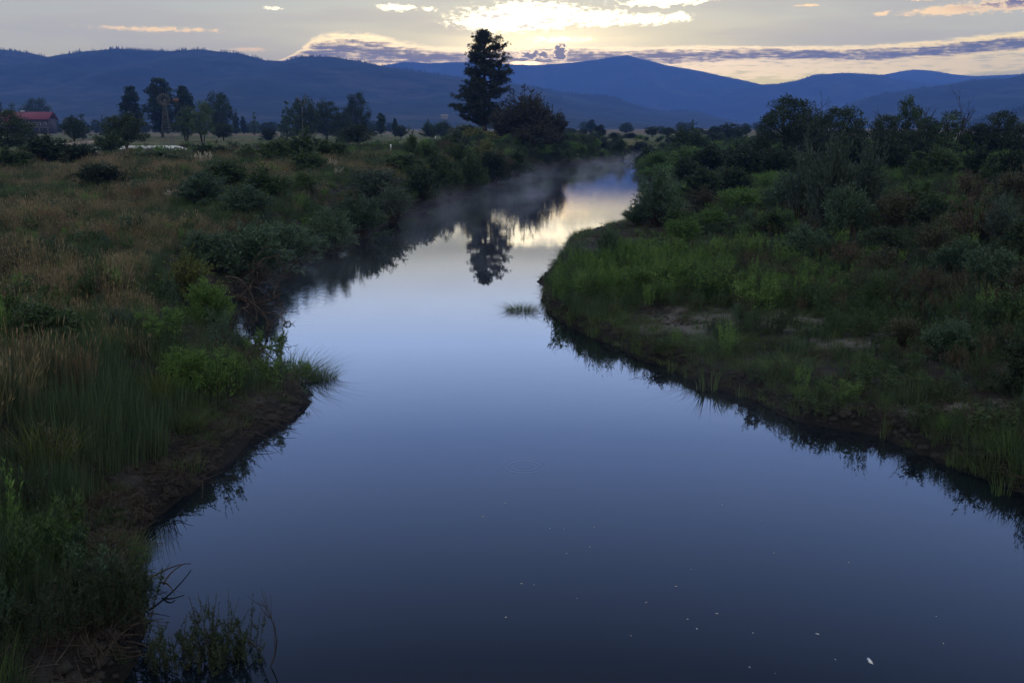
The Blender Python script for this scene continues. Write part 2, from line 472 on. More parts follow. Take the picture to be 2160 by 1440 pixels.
# ------------------------------------------------------------------ mountains
mm, mn, mp = principled("forested_slope", .95, .05)
g = mn.nodes.new('ShaderNodeNewGeometry')
a1 = noise(mn, g.outputs['Position'], .004, 8, .7)
a2 = noise(mn, g.outputs['Position'], .02, 5, .7)
fc = ramp(mn, a2, [(.35, (.006, .014, .014)), (.6, (.018, .030, .026))])
oc = mixc(mn, (a1 + a2 * .35).sm(.66, .84) * .30, fc, (.12, .11, .10))
mn.links.new(oc, mp.inputs['Base Color'])

CREST = []
def ridge(label, prof, D, depth, seed, rough=1.0, base_py=None, trees=0):
    """a mountain ridge as real ground: foot, spurs, crest and far side"""
    prof = sorted(prof)
    pxs = np.arange(prof[0][0], prof[-1][0] + 1, 6.0)
    pys = np.interp(pxs, [p[0] for p in prof], [p[1] for p in prof])
    az_ = (pxs - 1080) / F
    cz = []
    for a, b in zip(pxs, pys):
        d = ray(a, b); t = D / d[1]; cz.append(CAM_H + d[2] * t)
    cz = np.array(cz); cx = az_ * D / math.cos(PITCH) * 1.0
    cx = np.array([ray(a, b)[0] / ray(a, b)[1] * D for a, b in zip(pxs, pys)])
    cz = cz + fbm(cx * .01 + seed, cx * 0 + seed, 4) * 7 * rough
    vs = np.concatenate([np.linspace(-1, 0, 46), np.linspace(.08, 1, 14)])
    V = []
    for v in vs:
        if v <= 0: s = 1 + v; hh = cz * (s ** 1.25)
        else: hh = cz * (1 - v) ** 1.2
        yy = D + v * depth
        sp_ = fbm(cx * .0035 + seed * 3.1, np.full_like(cx, v * 2.2 + seed), 4)
        amp = .75 * np.sin(np.pi * min(1, 1 + v if v <= 0 else 1 - v)) if v < 0 else .3 * math.sin(math.pi * (1 - v))
        z = hh * (1 + amp * sp_ * 1.3) + 2.0
        if v <= 0: z = np.minimum(z, CAM_H + (cz - CAM_H) * (yy / D) * .985 + 0.0) if v < 0 else cz
        z = np.where(abs(v) > .995, -1.0, z)
        V.append(np.stack([cx + 160 * fbm(cx * .002 + 5, np.full_like(cx, v * 3 + seed), 3) * (v != 0), np.full_like(cx, yy), z], -1))
    V = np.array(V); m, n = V.shape[:2]
    V[:, 0, 2] = V[:, 0, 2] * 0 - 1 if prof[0][1] > 255 else V[:, 0, 2]
    ii = np.arange(m * n).reshape(m, n)
    q = np.stack([ii[:-1, :-1], ii[:-1, 1:], ii[1:, 1:], ii[1:, :-1]], -1).reshape(-1, 4)
    o = bpy.data.objects.new("mountain", mesh_np("mountain", V.reshape(-1, 3), quads=q, mat=mm, smooth=True))
    tag(link(o), label, "mountain", kind='structure')
    CREST.append((V, trees, D))
R1 = [(-700, 150), (-300, 120), (-100, 106), (0, 104), (60, 112), (120, 124), (160, 112), (240, 103), (330, 109), (430, 105), (500, 112), (560, 128), (600, 129), (640, 119), (700, 120), (760, 130), (820, 144), (900, 157), (985, 166), (1080, 180), (1170, 210), (1260, 240), (1330, 262)]
R2 = [(640, 200), (720, 170), (800, 140), (850, 131), (900, 134), (1000, 130), (1060, 136), (1140, 138), (1200, 133), (1250, 128), (1290, 121), (1325, 117), (1340, 122), (1390, 136), (1450, 147), (1500, 156), (1560, 168), (1600, 177), (1640, 190), (1760, 230)]
R3 = [(980, 190), (1080, 179), (1180, 197), (1270, 202), (1340, 226), (1370, 233), (1440, 235), (1500, 252), (1560, 266), (1600, 272)]
R4 = [(1400, 262), (1440, 241), (1480, 223), (1520, 206), (1570, 188), (1610, 178), (1640, 177), (1680, 170), (1720, 158), (1780, 154), (1850, 158), (1880, 167), (1920, 172), (1980, 178), (2060, 190), (2160, 205), (2400, 240)]
R5 = [(1700, 190), (1850, 161), (1900, 151), (1930, 147), (1960, 149), (2010, 157), (2060, 161), (2160, 157), (2400, 150), (2800, 170)]
R6 = [(1700, 262), (1760, 245), (1820, 221), (1870, 201), (1945, 187), (1995, 185), (2045, 171), (2095, 165), (2132, 167), (2160, 157), (2300, 140), (2600, 120), (2900, 140)]
R7 = [(2040, 268), (2090, 250), (2160, 229), (2300, 205), (2600, 200), (3000, 220)]
ridge("long dark forested ridge on the left with a saddle", R1, 2900, 1500, 1.3, 1.0, trees=1)
ridge("broad far mountain with a small rocky summit", R2, 6200, 1500, 2.7, .8, trees=1)
ridge("low foothill spur below the broad far mountain", R3, 3300, 1200, 4.1, .7, trees=1)
ridge("rounded far mountain right of the broad summit", R4, 5400, 1400, 5.9, .8, trees=1)
ridge("palest violet dome farthest behind the other mountains", R5, 7000, 500, 7.7, .6, trees=1)
ridge("blue ridge climbing to the right edge", R6, 3100, 1400, 8.8, .8, trees=1)
ridge("small near dark hill at the right edge", R7, 1700, 700, 10.2, .8, trees=1)

# ------------------------------------------------------------------ plant building blocks
def foliage(name, cols, rough=.6, trans=.16, spec=.22):
    m, nt, p = principled(name, rough, spec)
    oi = nt.nodes.new('ShaderNodeObjectInfo')
    fac = attr(nt, 'rnd') * .72 + NX(nt, oi.outputs['Random']) * .28
    k = len(cols)
    c = ramp(nt, fac, [(i / (k - 1), cc) for i, cc in enumerate(cols)])
    nt.links.new(c, p.inputs['Base Color'])
    if trans:
        t = nt.nodes.new('ShaderNodeBsdfTranslucent'); nt.links.new(c, t.inputs['Color'])
        ms = nt.nodes.new('ShaderNodeMixShader'); ms.inputs[0].default_value = trans
        nt.links.new(p.outputs[0], ms.inputs[1]); nt.links.new(t.outputs[0], ms.inputs[2])
        nt.links.new(ms.outputs[0], nt.nodes['Material Output'].inputs['Surface'])
    return m
def bark_mat(name, c0, c1):
    m, nt, p = principled(name, .9, .1)
    g = nt.nodes.new('ShaderNodeTexCoord')
    c = ramp(nt, noise(nt, g.outputs['Object'], 9, 5, .65), [(.3, c0), (.7, c1)])
    nt.links.new(c, p.inputs['Base Color']); return m
M = {
    'willow': foliage("willow_leaf", [(0.0144, 0.0312, 0.0192), (0.05, 0.092, 0.056), (0.1232, 0.1958, 0.1276)]),
    'silver': foliage("silver_willow_leaf", [(0.020, 0.034, 0.026), (0.058, 0.088, 0.068), (0.140, 0.185, 0.145)]),
    'dark': foliage("dark_broad_leaf", [(0.0072, 0.0144, 0.0078), (0.024, 0.044, 0.022), (0.058, 0.0928, 0.0435)]),
    'mid': foliage("mid_green_leaf", [(0.0132, 0.0276, 0.0108), (0.044, 0.08, 0.03), (0.1087, 0.1711, 0.0653)]),
    'bright': foliage("fresh_green_leaf", [(0.027, 0.063, 0.0156), (0.09, 0.175, 0.045), (0.2175, 0.348, 0.0943)], trans=.32),
    'yellow': foliage("yellow_green_leaf", [(0.036, 0.048, 0.012), (0.1, 0.125, 0.034), (0.2465, 0.261, 0.0798)]),
    'olive': foliage("olive_grey_leaf", [(0.018, 0.0216, 0.0132), (0.056, 0.06, 0.036), (0.1305, 0.1276, 0.0812)]),
    'russet': foliage("russet_shrub_leaf", [(0.021, 0.0168, 0.012), (0.07, 0.055, 0.036), (0.1595, 0.1232, 0.087)]),
    'pine': foliage("pine_needle", [(.010, .018, .010), (.022, .034, .016), (.040, .052, .024)], trans=.1),
    'gras': foliage("green_grass_blade", [(0.021, 0.0396, 0.0144), (0.062, 0.105, 0.036), (0.1595, 0.2175, 0.0798)], trans=.3),
    'bgras': foliage("blue_green_grass_blade", [(0.018, 0.0336, 0.018), (0.052, 0.088, 0.046), (0.1305, 0.174, 0.0899)], trans=.3),
    'dry': foliage("dry_grass_blade", [(0.063, 0.054, 0.03), (0.19, 0.16, 0.092), (0.4205, 0.348, 0.2175)], trans=.3),
    'rdry': foliage("reddish_grass_blade", [(0.045, 0.0276, 0.0204), (0.13, 0.078, 0.056), (0.2755, 0.174, 0.1276)], trans=.3),
    'plume': foliage("pale_grass_plume", [(.30, .27, .22), (.40, .37, .31), (.50, .46, .40)], trans=.3),
    'smoke': foliage("smoky_willow_leaf", [(.012, .013, .009), (.034, .038, .024), (.070, .072, .045)]),
    'weed': foliage("weedy_herb_leaf", [(.010, .022, .012), (.028, .050, .026), (.060, .090, .045)], trans=.12),  # a darker green of its own than the mid leaf
    'bark': bark_mat("dark_bark", (.020, .016, .013), (.060, .048, .038)),
    'pbark': bark_mat("pine_bark", (.016, .012, .010), (.055, .038, .028)),
    'pale': bark_mat("pale_bark", (.12, .105, .09), (.24, .21, .18)),
    'drift': bark_mat("weathered_root", (.020, .016, .015), (.085, .070, .062)),
}
def nrm(v): return v / (np.linalg.norm(v, axis=-1, keepdims=True) + 1e-9)
def leaves(P, Dr, L, W, rng, droop=0.0):
    """diamond leaves: P base points, Dr directions, L lengths, W half widths"""
    n = len(P); Dr = nrm(Dr)
    side = nrm(np.cross(Dr, nrm(rng.normal(size=(n, 3)))))
    L = np.broadcast_to(np.asarray(L, float), (n,))[:, None]; W = np.broadcast_to(np.asarray(W, float), (n,))[:, None]
    mid = P + Dr * L * .45; tip = P + Dr * L; tip[:, 2] -= droop * L[:, 0]
    V = np.stack([P, mid + side * W, tip, mid - side * W], 1).reshape(-1, 3)
    return V, np.arange(4 * n).reshape(n, 4)
def tubes(lines, radii, k=4):
    """tapered tubes along polylines -> V, quads"""
    V, Q = [], []; base = 0
    for ln, (r0, r1) in zip(lines, radii):
        ln = np.asarray(ln, float); m = len(ln)
        tang = nrm(np.gradient(ln, axis=0))
        ref = np.where(np.abs(tang[:, 2:3]) > .9, np.array([[1., 0, 0]]), np.array([[0, 0, 1.]]))
        u = nrm(np.cross(tang, ref)); v = np.cross(tang, u)
        rr = np.linspace(r0, r1, m)[:, None, None]
        a = np.linspace(0, 2 * np.pi, k, endpoint=False)
        ringv = ln[:, None] + rr * (u[:, None] * np.cos(a)[None, :, None] + v[:, None] * np.sin(a)[None, :, None])
        V.append(ringv.reshape(-1, 3))
        ii = base + np.arange(m * k).reshape(m, k)
        Q.append(np.stack([ii[:-1], np.roll(ii[:-1], -1, 1), np.roll(ii[1:], -1, 1), ii[1:]], -1).reshape(-1, 4))
        base += m * k
    return np.vstack(V), np.vstack(Q)
def bez(a, b, c, n=7):
    t = np.linspace(0, 1, n)[:, None]
    return (1 - t) ** 2 * a + 2 * t * (1 - t) * b + t * t * c

def shrub(seed, n_stem=50, twigs=12, per=8, ll=.055, lw=.010, drop=.55, tw=.13, upw=.5, low=.22, spike=.25, rag=.10, top=1.16):
    """unit shrub (about 1 high, 1 wide): fan of stems, twigs, small leaves. Returns leaf mesh data, stem mesh data"""
    rng = np.random.default_rng(seed)
    LP, LD, lines, rad = [], [], [], []
    lob = rng.random(5) * 6.28
    for i in range(n_stem):
        ph = rng.random() * 2 * np.pi; r = math.sqrt(rng.random()) * .46 * (1 + .22 * math.sin(2 * ph + lob[0]) + .13 * math.sin(5 * ph + lob[1]))
        hz = (1 - drop * (r / .46) ** 2.2) * rng.uniform(.70, .98) * (1 + rag * math.sin(3 * ph + lob[2]) + rag * math.sin(7 * ph + lob[3]) * .6)
        if rng.random() < spike: hz *= rng.uniform(1.02, top)
        e = np.array((r * math.cos(ph), r * math.sin(ph), max(hz, .12)))
        s = np.array((e[0] * .18, e[1] * .18, -.03)); c = np.array((e[0] * .45, e[1] * .45, e[2] * .7))
        ln = bez(s, c, e, 8); lines.append(ln); rad.append((.011, .002))
        ts = rng.uniform(low, 1, twigs) ** .8
        idx = ts * 7; j = np.clip(idx.astype(int), 0, 6); f = (idx - j)[:, None]
        p = ln[j] * (1 - f) + ln[j + 1] * f; tg = nrm(ln[j + 1] - ln[j])
        out = p.copy(); out[:, 2] *= .3
        d = nrm(tg * upw + rng.normal(size=p.shape) * .55 + nrm(out) * .35)
        for q in range(per):
            a = (q + rng.random()) / per
            LP.append(p + d * (tw * a * rng.uniform(.6, 1.2, (twigs, 1)))); LD.append(d * .75 + rng.normal(size=p.shape) * .55 + np.array((0, 0, .18)))
    LP = np.vstack(LP); LD = np.vstack(LD); LP[:, 2] = np.maximum(LP[:, 2], .01)
    V, Q = leaves(LP, LD, rng.uniform(.7, 1.25, len(LP)) * ll, rng.uniform(.8, 1.2, len(LP)) * lw, rng)
    rn = np.repeat(np.clip(rng.normal(.5, .2, len(LP)), 0, 1), 4)
    return (V, Q, rn), tubes(lines, rad, 3)
def blades(seed, n=60, spread=.32, hmin=.5, lean=.35, w=.008, heads=0, headw=.02, headl=.16, nodes=3):
    """unit tuft of grass: bent tapering blades, some with a seed head"""
    rng = np.random.default_rng(seed)
    ph = rng.random(n) * 2 * np.pi; r = np.sqrt(rng.random(n)) * spread
    B = np.stack([r * np.cos(ph), r * np.sin(ph), np.full(n, -.04)], -1)
    H = rng.uniform(hmin, 1, n) * (1 - .3 * (r / spread) ** 2)
    ld = rng.random(n) * 2 * np.pi; la = rng.uniform(.1, 1, n) * lean
    out = np.stack([np.cos(ld) * la * .6 + np.cos(ph) * r / spread * lean * .6, np.sin(ld) * la * .6 + np.sin(ph) * r / spread * lean * .6, np.zeros(n)], -1)
    sd = np.stack([-np.sin(ld), np.cos(ld), np.zeros(n)], -1)
    sd = nrm(sd + rng.normal(size=sd.shape) * .5)
    sd[:, 2] = 0
    V, Q, rn = [], [], []; base = 0
    rr = np.clip(rng.normal(.5, .2, n), 0, 1)
    for k in range(nodes + 1):
        t = k / nodes
        c = B + np.array((0, 0, 1.)) * (H * (t - .15 * t * t * la / max(lean, .01)))[:, None] + out * (H * t ** 2)[:, None]
        ww = w * (1 - t) ** .7 + w * .12
        V += [c - sd * ww, c + sd * ww]
        top = c
    V = np.stack(V, 1)  # n, 2(nodes+1), 3
    m = 2 * (nodes + 1)
    for k in range(nodes):
        o = 2 * k
        Q.append(np.arange(n)[:, None] * m + np.array([o, o + 1, o + 3, o + 2]))
    V = V.reshape(-1, 3); Q = np.vstack(Q); rn = np.repeat(rr, m)
    if heads:
        k = rng.choice(n, heads, replace=False)
        d = nrm(out[k] * 2.2 + np.array((0, 0, 1.)))
        hv, hq = [], []
        nb = len(V)
        for s in range(2):
            v, q = leaves(top[k] - d * headl * .5, d, headl * rng.uniform(.7, 1.3, heads), headw, rng)
            hv.append(v); hq.append(q + nb); nb += len(v)
        V = np.vstack([V] + hv); Q = np.vstack([Q] + hq); rn = np.concatenate([rn] + [np.repeat(np.clip(rng.normal(.75, .15, heads), 0, 1), 4)] * 2)
    return V, Q, rn
def stalks(seed, n=16, spread=.26, per=34, ll=.10, lw=.013, lean=.22, hmin=.55, side=True):
    """unit clump of leafy herb stalks"""
    rng = np.random.default_rng(seed)
    lines, rad, P, Dd, Ln = [], [], [], [], []
    for i in range(n):
        ph = rng.random() * 6.283; r = math.sqrt(rng.random()) * spread; H = rng.uniform(hmin, 1)
        b = np.array((r * math.cos(ph), r * math.sin(ph), -.03)); l2 = rng.normal(size=2) * lean * .5 + b[:2] / spread * lean * .55
        e = np.array((b[0] + l2[0] * H, b[1] + l2[1] * H, H)); c = np.array((b[0] + l2[0] * .2, b[1] + l2[1] * .2, H * .6))
        ln = bez(b, c, e, 7); lines.append(ln); rad.append((.006, .0015))
        nb = 1 + (rng.integers(1, 5) if side else 0)
        shoots = [(ln, 1.0)]
        for q in range(nb - 1):
            t = rng.integers(2, 5); a = rng.random() * 6.283
            s = ln[t]; e2 = s + np.array((math.cos(a) * .10, math.sin(a) * .10, .18)) * rng.uniform(.6, 1.2)
            l3 = bez(s, s + (e2 - s) * .5 + np.array((math.cos(a) * .03, math.sin(a) * .03, 0)), e2, 4); lines.append(l3); rad.append((.003, .001)); shoots.append((l3, .5))
        for l3, fr_ in shoots:
            m = int(per * fr_); t = rng.uniform(.12, 1, m); ix = t * (len(l3) - 1); j = np.clip(ix.astype(int), 0, len(l3) - 2); f = (ix - j)[:, None]
            p = l3[j] * (1 - f) + l3[j + 1] * f; a = rng.random(m) * 6.283
            P.append(p); Dd.append(np.stack([np.cos(a), np.sin(a), .55 + t * .9], -1)); Ln.append(ll * (1.15 - .75 * t) * rng.uniform(.7, 1.2, m))
    P, Dd, Ln = np.vstack(P), np.vstack(Dd), np.concatenate(Ln)
    V, Q = leaves(P, Dd, Ln, Ln * (lw / ll), rng, .12)
    rn = np.repeat(np.clip(rng.normal(.5, .2, len(P)), 0, 1), 4)
    return (V, Q, rn), tubes(lines, rad, 3)

def crown_tree(seed, prof, h0=.2, n_cl=46, per=95, cr=.075, leaf=.022, trunks=1, trunk_r=.02, limbs=18, up=.6, squash=1.0, fork=.0, dens_out=.55):
    """unit tree, 1 high: prof = [(height, radius)], clumps of small leaves hung on limbs"""
    rng = np.random.default_rng(seed)
    hs = [p[0] for p in prof]; rs = [p[1] for p in prof]
    cen = []
    wts = np.interp(np.linspace(h0, hs[-1], 200), hs, rs); cdf = np.cumsum(wts ** 1.3); cdf /= cdf[-1]
    for i in range(n_cl):
        h = np.interp(rng.random(), cdf, np.linspace(h0, hs[-1], 200)); ph = rng.random() * 6.283
        r = np.interp(h, hs, rs) * (rng.random() ** dens_out) * rng.uniform(.78, 1.05)
        cen.append((r * math.cos(ph), r * math.sin(ph), h))
    cen = np.array(cen)
    sc_ = cr * rng.uniform(.6, 1.35, n_cl)
    d = nrm(rng.normal(size=(n_cl, per, 3))) * (rng.random((n_cl, per, 1)) ** .45)
    d[:, :, 2] *= .75 * squash
    P = (cen[:, None] + d * sc_[:, None, None]).reshape(-1, 3)
    Dd = d.reshape(-1, 3) + rng.normal(size=P.shape) * .6 + np.array((0, 0, up * .5))
    lsz = leaf * rng.uniform(.6, 1.3, len(P))
    V, Q = leaves(P, Dd, lsz, lsz * .42, rng)
    rn = np.clip(np.repeat(rng.normal(.5, .13, n_cl), per) + rng.normal(0, .12, len(P)), 0, 1)
    rn = np.repeat(rn, 4)
    lines, rad = [], []
    for k in range(trunks):
        a = rng.random() * 6.283 + k * 6.283 / trunks
        tx, ty = (math.cos(a) * fork, math.sin(a) * fork) if trunks > 1 else (0, 0)
        top = np.array((tx * 2.2, ty * 2.2, hs[-1] * .86))
        lines.append(bez(np.array((tx * .25, ty * .25, -.02)), np.array((tx, ty, .4)), top, 9)); rad.append((trunk_r, trunk_r * .18))
    order = rng.choice(n_cl, min(limbs, n_cl), replace=False)
    for j in order:
        c = cen[j]; tr = lines[rng.integers(trunks)]
        zt = max(h0 * .75, c[2] - up * math.hypot(c[0], c[1]) - .04); k = int(np.argmin(abs(tr[:, 2] - zt)))
        s = tr[k]; mid = (s + c) / 2 + np.array((0, 0, -.03))
        lines.append(bez(s, mid, c, 5)); rad.append((trunk_r * .34, trunk_r * .08))
    return (V, Q, rn), tubes(lines, rad, 5)

def leafmesh(name, data, mat): V, Q, rn = data; return mesh_np(name, V, quads=Q, mat=mat, attrs={'rnd': rn})
def tubemesh(name, data, mat): V, Q = data; return mesh_np(name, V, quads=Q, mat=mat, smooth=True)

# species library: name -> list of variants [(leaf mesh, stem mesh or None)]
LIB = {}
def add(key, n, fn, mat, bark='bark', seed=0):
    LIB[key] = []
    for i in range(n):
        r = fn(seed + i * 13 + 5)
        if len(r) == 3: LIB[key].append((leafmesh("leaves", r, M[mat]), None))
        else: LIB[key].append((leafmesh("leaves", r[0], M[mat]), tubemesh("stems", r[1], M[bark])))
w_fn = lambda s: shrub(s, 78, 15, 9, .056, .0085, .50, .15, .9, .2, .3)
add('willow', 3, w_fn, 'willow', seed=100)
add('fwillow', 2, lambda s: shrub(s, 150, 22, 8, .024, .0088, .46, .10, .8, .10, .30, .14, 1.12), 'smoke', seed=140)
add('nherb', 3, lambda s: stalks(s, 26, .30, 80, .060, .0065, .30, .45), 'weed', seed=160)
add('nbush', 2, lambda s: shrub(s, 90, 18, 10, .032, .0055, .55, .12, .7, .1, .4), 'dark', seed=180)
add('gmound', 2, lambda s: blades(s, 520, .40, .35, 1.1, .0045, nodes=4), 'gras', seed=190)
add('silver', 3, lambda s: shrub(s, 66, 14, 9, .054, .0080, .42, .15, 1.0, .25, .4), 'silver', seed=200)
add('mid', 3, lambda s: shrub(s, 78, 15, 9, .040, .013, .60, .12, .5, .10, .2), 'mid', seed=300)
add('dark', 3, lambda s: shrub(s, 80, 15, 9, .038, .014, .62, .12, .4, .12, .25), 'dark', seed=400)
add('yellow', 2, lambda s: shrub(s, 56, 13, 7, .045, .010, .5, .12, .7, .15, .3), 'yellow', seed=500)
add('bright', 3, lambda s: shrub(s, 74, 14, 9, .056, .0090, .5, .15, .9, .15, .35), 'bright', seed=600)
add('olive', 2, lambda s: shrub(s, 70, 14, 8, .040, .009, .5, .13, .8, .15, .45), 'olive', seed=650)
add('russet', 2, lambda s: shrub(s, 50, 12, 7, .040, .007, .5, .13, .8, .2, .3), 'russet', seed=700)
add('herb', 3, lambda s: stalks(s, 20, .30), 'mid', seed=800)
add('gherb', 3, lambda s: stalks(s, 22, .32, 36, .10, .012), 'bright', seed=850)
add('gtuft', 3, lambda s: blades(s, 190, .30, .5, .55, .006, 0), 'gras', seed=900)
add('ytuft', 2, lambda s: blades(s, 220, .30, .5, .7, .006, 0), 'yellow', seed=920)
add('reed', 3, lambda s: blades(s, 34, .22, .45, .30, .009, 0), 'gras', seed=940)
add('plume', 2, lambda s: blades(s, 60, .28, .6, .14, .004, 40, .022, .22), 'plume', seed=960)
add('poplar', 3, lambda s: crown_tree(s, [(.10, .05), (.2, .13), (.45, .20), (.7, .17), (.88, .11), (1, .02)], .10, 120, 90, .062, .024, 1, .018, 26, 1.2, dens_out=.45), 'dark', seed=1000)
add('wide', 3, lambda s: crown_tree(s, [(.06, .22), (.2, .42), (.5, .50), (.75, .42), (.92, .24), (1, .05)], .14, 130, 95, .105, .026, 3, .022, 34, .6, fork=.07, dens_out=.45), 'dark', seed=1100)
add('round', 3, lambda s: crown_tree(s, [(.24, .12), (.34, .42), (.6, .50), (.85, .34), (1, .05)], .26, 120, 90, .105, .028, 2, .032, 26, .6, fork=.03, dens_out=.45), 'dark', seed=1150)
add('conif', 2, lambda s: crown_tree(s, [(.08, .22), (.2, .24), (.5, .15), (.8, .06), (1, .005)], .08, 70, 60, .045, .024, 1, .02, 20, .1), 'willow', seed=1200)
add('loose', 2, lambda s: crown_tree(s, [(.18, .12), (.35, .36), (.6, .44), (.8, .36), (1, .12)], .2, 60, 80, .085, .030, 4, .018, 40, .8, fork=.10), 'mid', seed=1250)

def put(key, name, x, y, z, wid, hgt_, label, cat, group=None, rz=None, var=None, mat=None, stem_name='branches', leaf_name='foliage', depth=1.0, tilt=(0, 0)):
    lib = LIB[key]; k = random.randrange(len(lib)) if var is None else var % len(lib)
    lm, tm = lib[k]
    rz = random.uniform(0, 6.283) if rz is None else rz
    if tm is None:
        root = bpy.data.objects.new(name, lm); link(root)
    else:
        root = bpy.data.objects.new(name, None); root.empty_display_size = .2; link(root)
        a = bpy.data.objects.new(leaf_name, lm); link(a, root)
        b = bpy.data.objects.new(stem_name, tm); link(b, root)
    root.location = (x, y, z); root.rotation_euler = (tilt[0], tilt[1], rz)
    root.scale = (wid, wid * depth, hgt_)
    tag(root, label, cat, group)
    return root
NAMES = {'fwillow': ('feathery_willow', 'tree'), 'nherb': ('herb_clump', 'herb'), 'nbush': ('tangled_bush', 'bush'), 'gmound': ('grass_mound', 'grass clump'), 'willow': ('willow_shrub', 'shrub'), 'silver': ('silver_willow_shrub', 'shrub'), 'mid': ('leafy_bush', 'bush'), 'dark': ('thicket_bush', 'bush'), 'yellow': ('yellowish_bush', 'bush'),
         'bright': ('bank_shrub', 'shrub'), 'olive': ('olive_shrub', 'shrub'), 'russet': ('russet_shrub', 'shrub'), 'herb': ('herb_clump', 'herb'), 'gherb': ('green_herb_clump', 'herb'),
         'gtuft': ('grass_clump', 'grass clump'), 'ytuft': ('yellow_grass_clump', 'grass clump'), 'reed': ('reed_clump', 'reeds'), 'plume': ('plume_grass_clump', 'grass clump'),
         'poplar': ('poplar_tree', 'tree'), 'wide': ('broadleaf_tree', 'tree'), 'round': ('orchard_tree', 'tree'), 'conif': ('conifer_tree', 'tree'), 'loose': ('open_crowned_tree', 'tree')}
TREES = {'poplar', 'wide', 'round', 'conif', 'loose'}
def plant(key, px, py, wpx, hpx, label, group=None, D=None, **kw):
    """a plant whose foot stands where pixel (px, py) meets the ground; wpx/hpx its apparent size"""
    if D is None: g_ = ground(px, py)
    else:
        d = ray(px, py); t = D / d[1]; g_ = np.array((d[0] * t, D, 0)); g_[2] = float(hgt(g_[0], g_[1]))
    s = g_[1] / F / math.cos(PITCH)
    if D is not None:   # keep the top where the photo has it
        top = CAM_H + ray(px, py - hpx)[2] / ray(px, py - hpx)[1] * D
        hh = top - g_[2]
    else: hh = hpx * s
    name, cat = NAMES[key]
    tree = key in TREES
    unit = {'poplar': .42, 'wide': 1.0, 'round': 1.04, 'conif': .5, 'loose': .92}.get(key, 1.0 if key not in ('reed', 'gtuft', 'ytuft', 'plume', 'herb', 'gherb', 'nherb') else .85)
    return put(key, name, g_[0], g_[1], g_[2] - .03, wpx * s / unit, max(hh, .15), label, cat, group, stem_name='trunk' if tree else 'branches', leaf_name='crown' if tree else 'foliage', **kw)

